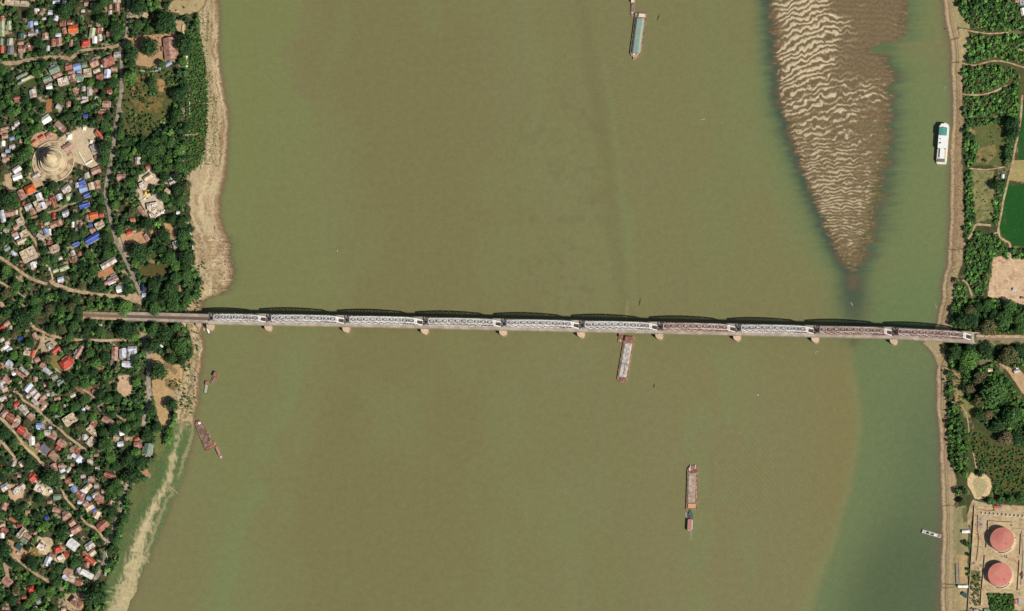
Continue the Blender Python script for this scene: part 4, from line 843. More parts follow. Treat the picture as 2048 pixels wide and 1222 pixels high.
# 6 dredgers
r = boatroot('dredger', 428.5, 757, -24, 'red brown dredger with a deckhouse anchored off the left bank below the bridge', 'dredger')
hull(outline(20, 6.4, 'square', 'cut'), 1.2, rust, wood, r, .35, .3, W=6.4); cabin(r, -2.6, 2.8, 2.4, 9.0, 1, 4.4, rustr, rustr); mb = MB(); mb.bar((0, 2, 3), (-1.5, -10, 1.2), .4); mb.bar((.8, 2, 3), (-.7, -10, 1.2), .3); mb.build('dredge_boom', wood, r)
r = boatroot('work_boat', 413, 774, -8, 'dark pointed workboat with a pale green deck beside the red brown dredger', 'boat')
hull(outline(18, 5.0, 'square', 'point'), 1.2, darkw, greend, r, .3, .3, W=5.0); cabin(r, -2, 2, 2.6, 7.4, .9, 2.8, cream, rustr)
r = boatroot('small_boat', 419, 766.5, -60, 'small timber skiff between the dredger and the dark workboat', 'boat'); hull(outline(8, 3, 'point'), .9, wood, rustr, r, .25, .3, W=3.0)
# 7 launches by the bridge foot
r = boatroot('passenger_launch', 416.5, 661, 20, 'slim white roofed launch floating beside the first bridge pier', 'boat')
hull(outline(13, 3.6, 'point', 'cut'), 1.0, darkw, wood, r, .25, .3, W=3.6); mb = MB(); mb.box(-1.2, 1.4, -3.6, 3.6, .7, 2.0); mb.build('cabin', whitep, r)
r = boatroot('small_boat', 408, 658, 5, 'short timber boat at the water edge next to the white roofed launch', 'boat'); hull(outline(5, 2, 'point'), .8, wood, cream, r, .2, .3, W=2)
# 8 pontoon barge lower right
r = boatroot('pontoon_barge', 1863.5, 1068, 90 - 18.5, 'grey deck pontoon with clutter moored at the lower right bank', 'pontoon')
r.rotation_euler.z = math.radians(-18.5 + 90)
hull(outline(27.5, 5.6, 'square', 'square'), 2.2, greyst, mat('pale pontoon deck', S(190, 186, 178), .7, .1, .5), r, .3, .2, W=5.6)
mb = MB(); mb.box(-1.4, 1.2, 4, 7, 2.1, 2.9); mb.box(-1.6, .4, -2.6, 0.6, 2.1, 2.8); mb.build('deck_hatch', M_dark, r); mb = MB(); mb.box(-1.8, .6, -6.5, -3.4, 2.1, 3.6); mb.build('deckhouse', whitep, r)
mb = MB(); mb.box(-1.6, 1.6, -12.5, -10, 2.1, 3.0); mb.bar((1, -10, 2.6), (2, -15.5, 2.2), .4); mb.build('mooring_winch', redp, r)
# canoes and small craft
CAN = [(674.5, 501.5, -4, 7.2, 'lone canoe in midwater on the left half of the river above the bridge', wood), (1316.5, 34.5, -20, 11, 'dark canoe on the water right of the green roofed barge', darkw),
 (1279.5, 604, -12, 12, 'dark canoe with a rower just north of the middle of the bridge', darkw), (1405.5, 238.5, 88, 6.5, 'pale canoe lying crosswise in open water left of the sandbar', cream),
 (1308, 771, -8, 7, 'dark canoe right of the gravel barge below the bridge', darkw), (1633.5, 703, -62, 6, 'pale canoe below the bridge under the sandbar tail', cream),
 (1703.5, 607.5, 30, 6, 'tiny pale canoe over the dark shallows at the sandbar tip', cream), (1872.5, 612.5, 25, 6, 'small pale canoe beside the right bank above the bridge', cream),
 (1516, 790, 55, 5.5, 'faint brown canoe in open water right of the centre below the bridge', wood), (393.5, 677, 52, 9, 'dark canoe drawn up on the sand below the left bridge end', darkw),
 (1889.5, 57, 70, 4.5, 'dark small boat at the water edge near the top of the right bank', darkw), (1890.5, 175, 0, 3.5, 'tiny white skiff off the upper right bank', whitep), (1648.5, 83.5, 20, 4.5, 'dark canoe stranded high on the sandbar ridges', M_dark)]
for px, py, a, L_, lb, mt in CAN:
    z = max(0, zof(px, py) - 0.0) if px < 400 or 1530 < px < 1700 and py < 500 else 0.0
    r = boatroot('canoe', px, py, a, lb, 'canoe', 'canoes scattered on the river', z=z)
    n = 6; out = [(.62 * math.sin(math.pi * i / n) * (1 if True else 1), -L_ / 2 + L_ * i / n) for i in range(n + 1)]; o = out + [(-x, y) for x, y in reversed(out[1:-1])]
    o = [(x if abs(x) > .02 else .02, y) for x, y in o]
    vs = [(x * .5, y * .85, -.25) for x, y in o] + [(x, y, .45) for x, y in o] + [(x * .8, y * .93, .45) for x, y in o] + [(x * .6, y * .8, .1) for x, y in o]; k = len(o)
    mb = MB(); mb.add(vs, [(q * k + i, q * k + (i + 1) % k, (q + 1) * k + (i + 1) % k, (q + 1) * k + i) for q in range(3) for i in range(k)] + [tuple(range(3 * k, 4 * k))]); mb.build('hull', mt, r)
    mb = MB(); mb.box(-.7, .7, -.9, .3, .35, .55); mb.box(-.6, .6, 1.2, 1.7, .35, .5); mb.build('thwart', M_dark if mt is darkw or mt is M_dark else (cream if mt is wood else wood), r)
for (a, b, lb) in (((337, 971), (357, 988), 'narrow timber jetty on the lower left shore, upper of two'), ((287, 1112), (299, 1126), 'narrow timber jetty on the lower left shore, lower of two')):
    A = P(*a, 1); B = P(*b, 1); r = empty('jetty', (A[0], A[1], 0)); tag(r, lb, 'jetty'); zA = zof(*a) + .4
    A3 = Vector((0, 0, zA)); B3 = Vector((B[0] - A[0], B[1] - A[1], 1.2)); mb = MB(); mb.bar(A3, B3, .9, .25); mb.build('walkway', mat('pale jetty planks', S(186, 168, 138), .9, .15, .8), r)
    for t in (.15, .5, .85):
        p = A3.lerp(B3, t); mb = MB(); mb.cyl(p.x, p.y, .18, -2, p.z, 8); mb.build('pile', wood, r)
r0 = boatroot('small_boat', 388, 748, 40, 'small pale boat on the eroded sand of the left shore', 'boat', z=zof(388, 748)); hull(outline(6, 1.8, 'point'), .8, cream, wood, r0, .2, .3, W=1.8)
# ================================================================== TANK FARM
M_tank = mat('faded red tank roof', S(200, 122, 108), .65, .07, .15, S(208, 134, 116), .6, .06)
M_tankw = mat('white tank wall', S(222, 206, 178), .7, .08, .3)
M_apron = mat('pale concrete apron', S(206, 184, 146), .9, .1, .4)
for k, (px, py, lb) in enumerate(((2004.3, 1078.5, 'upper of the two big round tanks with faded red roofs'), (2000, 1149, 'lower of the two big round tanks with faded red roofs'))):
    H = 15.1; x, y = P(px, py, 14.6); r = empty('storage_tank', (x, y, 4)); tag(r, lb, 'storage tank', 'red roofed storage tanks'); R = 16.2
    mb = MB(); mb.lathe([(R, 0), (R, H - 4.6)], 72); mb.build('tank_wall', M_tankw, r)
    mb = MB(); mb.lathe([(R + .15, H - 4.6), (R + .15, H - 4.3), (R - 4, H - 3.85), (8, H - 3.4), (7.9, H - 3.25), (.01, H - 2.9)], 72); rf = mb.build('tank_roof', M_tank, r)
    mb = MB(); mb.box(5.2, 6.2, -7.6, -6.6, H - 3.4, H - 2.7); mb.build('roof_hatch', M_dark, rf)
    mb = MB(); mb.lathe([(R + 2.4, -.2), (R + 2.4, .25), (R + .3, .5)], 72); mb.build('foundation_ring', M_apron, r)
    st = MB()
    for i in range(28):
        t = -2.0 + i * .045; st.box(R + .05, R + 1.1, -.35, .35, i * .28, i * .28 + .2, rot=t)
    st.build('spiral_stair', M_dark, r)
def wall(pts, h, th, mt, lb, name='boundary_wall', cat='wall', z=None):
    mb = MB(); A = [Vector((*P(x, y, 4), zof(x, y) if z is None else z)) for x, y in pts]
    for a, b in zip(A[:-1], A[1:]): mb.bar(a + Vector((0, 0, h / 2)), b + Vector((0, 0, h / 2)), th, h)
    return tag(mb.build(name, mt), lb, cat)
M_wallb = mat('rendered wall', S(206, 182, 146), .85, .1, .4)
wall([(1949, 1012), (1948, 1040), (1945.5, 1078), (1944, 1100), (1942, 1130), (1938, 1190), (1936, 1228)], 2.6, .5, M_wallb, 'long boundary wall between the river shore and the tank farm')
wall([(1976.5, 1066), (1977, 1043), (2027, 1046)], 2.4, .6, M_wallb, 'bund wall above and left of the upper red tank')
wall([(1974.5, 1085), (1973, 1096)], 2.4, .6, M_wallb, 'short bund wall piece left of the upper red tank')
wall([(1970.5, 1112), (1968, 1140), (1964.5, 1178)], 2.4, .6, M_wallb, 'bund wall left of the lower red tank')
wall([(1964, 1182), (1962, 1212)], 2.4, .6, M_wallb, 'bund wall below the lower red tank')
wall([(2043, 1069), (2041, 1110)], 2.4, .6, M_wallb, 'bund wall right of the upper red tank')
wall([(2040, 1122), (2036, 1182)], 2.4, .6, M_wallb, 'bund wall right of the lower red tank')
wall([(2027, 1057), (2050, 1060)], 1.4, .5, M_wallb, 'low wall right of the upper red tank top')
for i in range(11):
    px = 1964 + i * 8.2; py = 1026 + i * .62; x, y = P(px, py, 4.6)
    r = empty('pipe_support', (x, y, 4)); tag(r, '%s white concrete block of the row above the tanks' % ['leftmost', 'second', 'third', 'fourth', 'fifth', 'sixth', 'seventh', 'eighth', 'ninth', 'tenth', 'eleventh'][i], 'concrete block', 'white blocks in a row above the tanks')
    mb = MB(); mb.box(-.8, .8, -1.6, 1.6, 0, 1.3); mb.build('block', whitep, r); mb = MB(); mb.box(-.5, .5, -1.2, 1.2, 1.3, 1.6); mb.build('saddle', M_dark, r)
x, y = P(1914.5, 1147, 4); r = empty('pipe_rack', (x, y, zof(1914, 1147))); tag(r, 'long grey rack of stacked pipes by the lower right shore', 'pipe rack')
mb = MB()
for i in range(16): mb.bar((-2.6, -13 + i * 1.75, .5), (2.8, -12.8 + i * 1.75, .5), .7, .6)
mb.build('pipes', M_conc if False else mat('grey pipes', S(166, 160, 152), .7, .15, .6), r)
mb = MB(); mb.box(-2.4, -1.9, -13.6, 14, 0, .9); mb.box(2.0, 2.5, -13.6, 14, 0, .9); mb.build('rack_frame', M_dark, r)
for i, (px, py) in enumerate(((2033, 1018), (2046, 1020), (2030, 1012), (2040, 1010))): pass

def rocks():
    g_ = random.Random(5); mb = MB()
    for k in range(420):
        px, py = (g_.uniform(424, 466), g_.uniform(455, 592)) if k < 300 else (g_.uniform(372, 402), g_.uniform(660, 840))
        dd = float(shoreL(np.array([py]))[0]) - px
        if dd < -2 or (k < 300 and dd > 26): continue
        r_ = g_.uniform(.35, 1.15); z_ = zof(px, py); x, y = P(px, py, z_); n = 6
        a = [(2 * math.pi * i / n + g_.uniform(-.3, .3)) for i in range(n)]
        base = [(x + r_ * math.cos(t) * g_.uniform(.8, 1.3), y + r_ * math.sin(t) * g_.uniform(.7, 1.1)) for t in a]; mb.prism(base, z_ - .2, z_ + r_ * g_.uniform(.4, .9), top=g_.uniform(.4, .75), c=(x, y))
    tag(mb.build('shore_rocks', mat('shore rock', S(176, 152, 122), .9, .25, .6, S(112, 92, 74), .5, .4)), 'loose boulders and rubble along the left sandy spit and shore', 'rocks', kind='stuff')
rocks()

def pipe(pts, r_, z_, mt, lb):
    mb = MB()
    for a_, b_ in zip(pts[:-1], pts[1:]): mb.bar(Vector((*P(a_[0], a_[1], z_), z_)), Vector((*P(b_[0], b_[1], z_), z_)), r_, r_)
    tag(mb.build('pipeline', mt), lb, 'pipeline')
rp = mat('rusty pipe', S(150, 100, 76), .7, .15, .6); gp = mat('grey pipe', S(170, 164, 156), .6, .15, .6)
pipe([(1956, 1030), (1955, 1060), (1958, 1074), (1956, 1100), (1953, 1122)], .8, 4.6, rp, 'rusty pipeline between the boundary wall and the tanks')
pipe([(1960, 1130), (1975, 1128), (1984, 1122), (2000, 1124)], .7, 4.6, gp, 'grey pipeline running in between the two red tanks')
pipe([(2044, 1062), (2046, 1120), (2042, 1170)], .8, 4.6, gp, 'grey pipeline at the right edge beside the red tanks')
pipe([(1958, 1018), (1975, 1022), (1990, 1021)], .6, 4.6, rp, 'short rusty pipeline at the top left of the tank yard')
for k_, (px, py, w_, h_, lb) in enumerate(((1952, 1050, 1.8, 3.0, 'small pump box by the boundary wall left of the upper tank'), (1962, 1048, 4.0, 5.0, 'grey pallet stack left of the upper red tank'), (1946, 1128, 3.4, 5.0, 'pale scrap pile against the tank farm wall'), (2012, 1112, 5.0, 4.0, 'grey rubble heap between the two red tanks'), (1964, 1132, 1.6, 1.6, 'dark valve box left of the lower red tank'))):
    x, y = P(px, py, 5); r = empty('yard_stack', (x, y, 4)); tag(r, lb, 'yard clutter'); g_ = random.Random(k_)
    for q in range(4):
        mb = MB(); ax, ay = g_.uniform(-w_ / 2, w_ / 2), g_.uniform(-h_ / 2, h_ / 2); mb.box(ax - w_ * .22, ax + w_ * .22, ay - h_ * .16, ay + h_ * .16, 0, g_.uniform(.5, 1.4), rot=g_.uniform(0, 1.5), c=(ax, ay)); mb.build('crate', [gp, M_dark, M_conc, gp][q], r)
# ================================================================== HOUSES (zoomed-tile coordinates: centre x, y, width, depth, angle, code)
def tile(ox, oy, k, txt):
    out = []
    for ln in txt.strip().split(';'):
        t = ln.split()
        if len(t) < 6: continue
        x, y, a, b, an = map(float, t[:5]); out.append((ox + x / k, oy + y / k, a / k, b / k, an, t[5]))
    return out
HS_ = []
HS_ += tile(0, 0, 6.11, "690 20 95 50 5 s;790 20 60 50 0 w;200 35 300 60 -8 cf;1430 10 90 50 5 cf;433 135 40 70 5 g;465 115 30 45 0 w;510 160 50 50 -30 p;540 225 60 35 0 g;615 148 60 60 0 s;683 215 60 75 -15 s;370 298 70 85 0 b;440 280 50 50 0 s;110 310 60 120 0 y;25 350 60 200 0 y;15 510 40 90 0 G;25 600 45 95 0 r;25 240 45 100 0 p;120 510 80 90 0 g;125 610 75 100 -8 d;255 440 75 80 0 T;250 525 75 45 0 p;262 605 85 70 0 p;350 570 50 100 20 R;380 415 75 55 0 g;445 385 40 50 0 b;550 440 80 85 0 p;765 280 75 70 0 R;860 280 80 50 0 R;893 355 125 95 0 O;785 375 60 80 10 p;712 425 70 50 -5 s;652 520 70 100 0 R;722 505 70 95 5 p;868 525 45 90 -10 p;585 590 50 70 0 s;1042 525 110 90 5 rh;1125 400 70 130 -10 y;1155 485 60 90 0 w;1205 375 75 80 0 R;1215 460 60 90 0 g;1347 400 100 80 -5 R;1015 130 50 45 0 g;1345 155 50 60 0 g;1430 85 60 110 0 p;1345 80 40 60 0 p;1130 60 60 60 0 g;1055 45 60 60 0 p;1100 310 45 35 0 p;1265 455 25 70 0 T;660 845 130 95 22 G;265 920 150 45 25 G;335 950 170 40 25 y;260 1000 110 40 22 G;700 915 120 60 22 p;575 960 110 70 20 G;560 985 60 40 20 b;770 990 130 90 15 wf;840 815 95 80 12 R;940 815 100 85 10 b;1030 790 70 70 10 G;870 880 80 40 10 p;895 950 80 90 8 p;975 945 90 90 -10 G;963 872 50 40 0 b;1070 890 95 105 5 cf;1145 765 105 95 25 p;1180 860 90 50 20 c;1217 925 90 70 15 R;1310 740 150 110 25 Rh;1435 665 90 80 0 g;1390 840 80 55 0 p;1310 900 85 120 -8 s;1250 800 40 40 0 s;600 1060 80 60 15 w;920 1110 60 85 20 p;1020 1085 50 60 0 g;1090 1110 65 110 5 g;1170 1100 50 50 0 R;1340 1105 75 60 0 R;400 1140 90 110 10 g;210 1200 90 50 0 R;1040 1190 80 40 0 g;1180 1190 50 40 0 g")
HS_ += tile(0, 200, 6.11, "560 232 120 100 33 w;735 320 150 75 -43 p;600 420 80 65 30 p;505 450 70 45 30 r;420 515 70 50 35 o;1300 45 100 85 -5 p;1245 150 90 60 -5 R;725 85 90 70 -25 g;835 50 60 70 0 p;1030 10 100 40 20 g;1045 190 60 50 0 B;205 285 70 65 25 g;165 335 50 50 20 g;60 345 100 40 15 p;10 385 30 80 0 p;145 465 60 50 10 b;225 445 60 50 0 n;60 440 80 60 10 p;250 500 45 50 0 p;35 530 60 70 0 w;150 565 75 50 10 g;95 620 60 50 0 b;45 665 55 50 0 g;70 720 90 50 15 p;205 845 110 75 35 w;210 935 120 75 20 w;365 1085 130 110 25 Oh;262 1150 85 120 25 p;480 1180 80 90 20 w;805 1080 115 90 35 g;850 1175 90 70 20 y;720 1185 70 75 25 s;640 1195 70 60 25 R;1000 1000 80 70 20 B;1015 1080 105 80 15 b;1055 1160 80 60 20 B;940 1040 40 70 0 s;1115 1050 75 90 15 c;1185 1025 65 90 20 p;1170 860 120 85 20 p;1065 920 60 70 20 g;1145 590 80 95 30 g;1215 420 130 45 -52 r;1175 695 50 40 0 p;1480 940 110 80 0 p;220 10 90 40 0 R;10 800 40 60 20 p;1240 150 30 30 0 p")
HS_ += tile(0, 400, 6.11, "30 195 60 150 12 s;115 160 110 80 5 p;195 150 50 60 0 c;345 80 95 85 20 g;455 75 60 140 25 cf;515 70 85 90 20 s;590 30 70 60 15 p;660 45 65 95 20 R;405 140 65 75 25 p;280 45 30 40 0 r;245 265 85 95 25 cf;190 330 70 65 30 p;75 365 70 50 -10 g;178 412 80 60 30 p;200 450 60 50 25 s;10 410 25 30 0 w;295 410 110 80 25 cf;265 495 125 65 25 c;350 660 195 150 25 cf;160 650 45 75 25 s;405 795 70 80 20 w;275 790 50 40 0 R;803 163 90 75 20 s;660 190 45 70 0 r;650 300 90 75 25 p;725 275 65 75 25 p;515 310 45 75 35 R;562 385 55 85 20 b;602 390 50 80 10 w;575 285 70 45 15 y;1030 60 135 75 15 B;915 135 50 50 0 p;1145 185 105 85 12 O;1065 205 45 55 0 p;1215 300 115 75 25 cf;1105 300 50 50 0 B;1130 365 70 50 10 p;955 360 70 60 0 g;990 300 40 50 0 p;1130 465 200 90 28 B;925 535 90 55 20 B;890 300 35 70 0 w;610 525 70 55 -20 R;665 590 125 80 20 cf;890 645 55 60 20 g;985 650 75 55 25 R;890 740 75 50 10 R;735 710 55 45 20 g;785 830 120 60 20 y;680 860 75 45 20 y;740 970 80 65 15 s;1325 770 210 80 28 gk;1370 945 120 38 25 d;1360 985 190 45 22 p;1465 1085 95 80 15 w;85 590 85 55 30 G;490 445 90 55 -35 g;600 840 30 40 0 s;470 870 40 30 0 R;1240 180 50 50 0 r")
HS_ += tile(0, 600, 6.11, "80 285 80 60 35 p;28 330 75 50 35 r;130 335 40 50 0 g;250 470 60 45 -20 B;425 435 60 75 25 p;380 520 105 85 -35 p;345 575 70 30 -35 s;330 645 85 65 -15 c;398 650 50 75 -10 r;450 725 70 60 30 p;685 610 115 70 35 r;615 560 80 85 25 gf;810 765 160 130 35 rh;960 635 180 60 58 p;1400 658 80 170 0 p;1498 650 90 118 0 s;1375 780 50 40 0 g;525 805 80 65 -35 p;575 865 110 55 -42 s;665 935 75 65 20 G;740 1010 90 55 30 G;555 1030 60 55 30 p;115 780 90 80 -38 s;170 890 60 55 30 w;240 905 130 42 -38 p;288 860 125 42 -38 g;85 972 105 80 -35 p;30 1000 60 60 20 g;15 1055 50 75 20 s;55 1085 75 75 20 c;345 1067 120 75 50 s;405 1120 85 80 40 g;345 1170 60 50 35 g;440 1165 80 90 -40 g;525 1190 75 65 35 p;700 1200 80 45 10 p;635 1150 50 55 0 G;890 1160 70 55 20 g;430 965 55 65 0 p;1160 1110 75 50 10 p;20 480 60 55 25 g;84 520 55 55 25 c;70 570 70 50 35 w;110 602 70 50 35 s;28 592 60 50 35 g;10 820 30 60 0 R;30 1192 90 55 20 g;200 635 30 30 0 g;330 370 40 35 0 p;1225 305 50 30 0 g;590 1150 40 40 0 g")
HS_ += tile(0, 800, 6.11, "430 20 105 52 -38 g;515 25 80 65 -38 p;545 75 115 45 42 c;205 50 70 65 20 r;285 115 130 75 -50 g;378 205 85 75 -50 p;48 165 95 75 50 p;135 217 115 90 -35 R;222 240 80 75 -35 cf;185 300 75 55 -35 p;262 370 100 90 -35 r;335 432 90 80 -35 p;388 500 75 110 5 w;480 310 85 70 5 b;575 400 80 75 0 g;640 445 95 48 -35 p;755 530 115 90 -38 p;710 585 60 45 -38 r;850 235 165 110 32 cf;1005 125 75 52 40 s;1070 90 55 45 -35 c;700 190 60 40 10 G;615 335 38 38 0 s;1145 285 75 65 -30 R;1108 365 100 75 -40 cf;1150 420 55 60 10 c;1030 455 65 75 -10 g;1110 510 110 85 45 cf;1320 255 165 70 -30 p;1425 375 55 55 0 s;1490 400 65 65 10 w;1420 460 70 50 -30 c;1470 535 75 60 10 s;1540 465 55 65 0 p;545 600 120 95 -40 d;463 560 75 65 -38 p;655 685 120 90 -40 p;885 600 60 55 -35 p;945 625 70 65 -35 R;905 680 60 48 -35 w;850 690 55 55 0 g;955 715 85 88 -38 s;658 820 75 90 20 p;745 800 65 55 10 p;760 855 70 55 25 s;835 850 75 42 58 g;760 935 70 55 10 y;832 980 85 68 20 R;885 790 50 48 0 p;1100 745 72 65 10 g;1175 670 60 45 0 p;1190 835 55 55 0 g;1015 930 62 55 10 g;1115 965 80 75 0 p;1050 985 60 55 0 T;1070 1060 105 65 40 c;1180 1047 65 65 0 g;905 1095 75 85 30 b;980 1160 105 85 -40 R;1033 1110 75 40 -45 w;1085 1200 60 48 -30 b;1215 1195 95 75 -30 p;1335 920 135 58 -22 R;405 945 110 95 42 r;60 1060 105 85 30 g;262 1050 75 65 40 g;205 1110 95 80 30 wf;480 1085 120 85 -30 wf;700 1185 95 75 0 G;270 770 85 80 35 c;165 780 50 75 -25 g;10 810 25 65 0 r;235 925 48 45 0 p;1160 1160 75 65 30 g;870 1030 60 45 0 g;1455 690 55 50 0 p;1262 1110 55 50 20 p;790 70 30 40 0 g;620 1110 40 35 0 w")
HS_ += tile(0, 1000, 5.504, "45 65 75 82 -25 p;305 130 55 45 0 p;135 215 78 38 -28 o;215 280 55 52 0 R;50 335 80 70 -35 R;25 275 65 50 20 c;20 392 55 60 0 w;232 360 130 45 50 gf;300 395 85 52 -35 p;262 445 75 55 -35 G;208 515 80 62 -35 T;385 365 50 35 30 p;465 510 100 95 55 wf;635 540 90 75 20 rh;575 620 75 52 -30 p;525 675 75 110 -22 s;675 640 80 65 35 wf;730 600 65 42 -25 r;800 490 125 105 -38 wk;985 500 105 80 35 g;1015 580 75 60 40 c;920 590 48 52 0 R;992 662 130 55 -38 r;960 715 48 65 0 p;745 800 95 82 -38 p;722 850 70 60 -38 s;790 878 85 70 -35 c;865 905 80 65 -20 R;878 780 48 75 25 s;955 815 145 62 -28 w;620 110 88 55 -15 p;735 165 85 75 35 p;790 250 75 68 35 p;835 322 120 72 28 p;1130 275 125 88 40 R;940 35 68 58 30 p;880 20 58 48 0 s;985 75 95 75 30 c;1060 160 75 85 -30 c;1035 105 48 45 30 B;1215 35 55 68 -25 p;1100 15 75 48 20 R;515 190 48 46 0 B;75 895 110 90 -35 p;340 985 82 82 20 rh;265 1070 52 42 0 R;425 1110 70 58 30 G;200 1135 48 38 0 R;545 20 55 38 0 p;840 1125 120 85 -40 pf;785 382 38 30 30 w;1158 810 30 52 -10 y;205 580 42 34 0 g;388 1185 48 38 0 w;700 200 38 48 0 p;700 1205 60 40 10 c;60 1190 70 40 0 p")
HS_ += tile(240, 0, 6.11, "605 590 152 285 5 pk;590 778 85 50 30 b;460 0 90 30 0 p;480 835 40 45 0 b;700 130 30 20 0 c;518 600 30 60 5 p")
HS_ += tile(240, 200, 6.11, "215 740 75 95 0 g;345 815 70 62 20 R;765 622 35 35 0 w;340 945 115 75 35 c;270 1045 72 82 20 wf;655 930 95 55 25 g;640 1003 85 52 25 g;580 1115 75 60 -30 c;120 320 5 5 0 g;50 930 40 60 10 p;655 480 30 35 0 p")
HS_ += tile(240, 400, 6.11, "400 75 140 85 10 wf;410 165 110 75 25 wf;270 140 165 58 -52 p;155 240 68 46 0 o;110 395 72 60 20 r;175 380 48 38 0 g;682 545 78 95 15 g;465 155 60 55 25 c;710 155 46 46 0 w;800 262 80 45 -38 w;285 1070 55 95 0 N;295 1160 55 52 0 s;325 455 90 48 -55 p;520 145 40 40 0 w")
HS_ += tile(240, 600, 6.11, "35 645 82 118 0 s;147 600 110 75 0 s;112 682 50 105 0 g;172 682 68 125 0 s;93 780 145 78 -3 s;213 812 45 85 28 s;430 60 5 5 0 g;505 560 50 22 -40 w;625 745 40 18 -35 w")
HS_ += tile(200, 800, 5.313, "510 520 95 120 -8 G;400 475 85 70 10 p;285 400 62 50 15 p;385 415 45 35 20 r;510 598 55 20 -8 w")
HS_ += tile(1840, 920, 7.64, "705 1090 120 48 0 w;1165 712 62 52 0 r;1222 715 50 50 0 d")
HS_ += tile(1840, 1060, 7.54, "676 978 85 62 -38 T;650 848 150 42 -4 w;1440 1084 50 70 0 o;1492 1080 45 68 0 b;1005 1205 70 50 0 G;845 1205 60 40 0 g;1560 690 30 100 0 g")
HS_ += tile(1848, 200, 6.11, "962 932 42 50 -10 s")
HS_ += tile(1848, 400, 6.11, "1105 1095 40 36 -25 s;1205 1195 36 30 0 p")
HS_ += tile(1860, 0, 6.11, "1130 25 60 70 0 sf;1135 140 50 90 10 w;1070 10 60 40 0 p")
HS_ += tile(1840, 580, 6.11, "1180 990 70 50 20 g;860 975 60 45 0 c;1190 960 30 30 0 w")
HS_ = [h for h in HS_ if h[2] * h[3] > 6]
RC = {'s': ((214, 222, 238), 'pale zinc'), 'w': ((250, 249, 244), 'white'), 'c': ((216, 200, 174), 'tan'), 'g': ((204, 198, 188), 'grey'), 'p': ((188, 150, 132), 'dusty rust'),
      'b': ((150, 172, 214), 'light blue'), 'B': ((58, 92, 176), 'bright blue'), 'y': ((190, 200, 160), 'pale green'), 'G': ((132, 154, 128), 'green'), 'T': ((64, 98, 94), 'dark teal'),
      'r': ((206, 82, 62), 'bright red'), 'R': ((172, 108, 88), 'rust red'), 'O': ((224, 108, 48), 'orange'), 'o': ((208, 130, 92), 'pale orange'), 'd': ((136, 132, 142), 'slate grey'), 'n': ((52, 140, 70), 'grass green'), 'N': ((44, 64, 110), 'navy blue')}
R2 = {'s': (186, 180, 178), 'w': (222, 216, 206), 'g': (164, 146, 130), 'p': (160, 112, 92), 'c': (186, 152, 122), 'R': (132, 72, 54), 'G': (112, 134, 118), 'y': (160, 168, 128), 'r': (184, 74, 58)}
ROOFM = {k: mat('%s sheet roofing' % v[1], S(*v[0]), 0.7, 0.12, 0.35, S(*R2.get(k, tuple(int(c * .88) for c in v[0]))), 0.45, 0.22, stripes=0.09, spec=0.25) for k, v in RC.items()}
FLATM = {'c': mat('tan concrete flat roof', S(214, 194, 162), .9, .16, .35, S(176, 152, 124), .5, .3), 'w': mat('bright painted flat roof', S(238, 228, 210), .85, .15, .4, S(200, 176, 150), .5, .35), 'g': mat('grey unfinished concrete', S(168, 156, 142), .9, .2, .5, S(120, 104, 90), .5, .4), 'p': mat('brown timber frame roof', S(160, 120, 96), .9, .2, .5, S(110, 80, 62), .5, .4), 's': mat('grey roof slab', S(170, 170, 176), .9, .15, .4)}
WALLM = [mat('limewashed wall', S(214, 200, 176), .9, .1, .5), mat('bamboo matting wall', S(156, 126, 92), .95, .15, 1.0), mat('brick wall', S(168, 112, 86), .95, .15, 1.0), mat('pink rendered wall', S(206, 168, 146), .9, .1, .5)]
M_glass = mat('dark window glass', S(40, 44, 48), .3, .05, .5); M_doorm = mat('timber door', S(104, 74, 52), .8, .1, 1.0)
ridge_m = mat('ridge capping', S(214, 206, 196), .7, .1, .5); tankm = [mat('blue water tank', S(70, 110, 180), .5), mat('dark water tank', S(60, 56, 54), .5), mat('steel water tank', S(200, 204, 208), .4)]
HOUSES = []; ALLTHINGS = []
rr = random.Random(11)
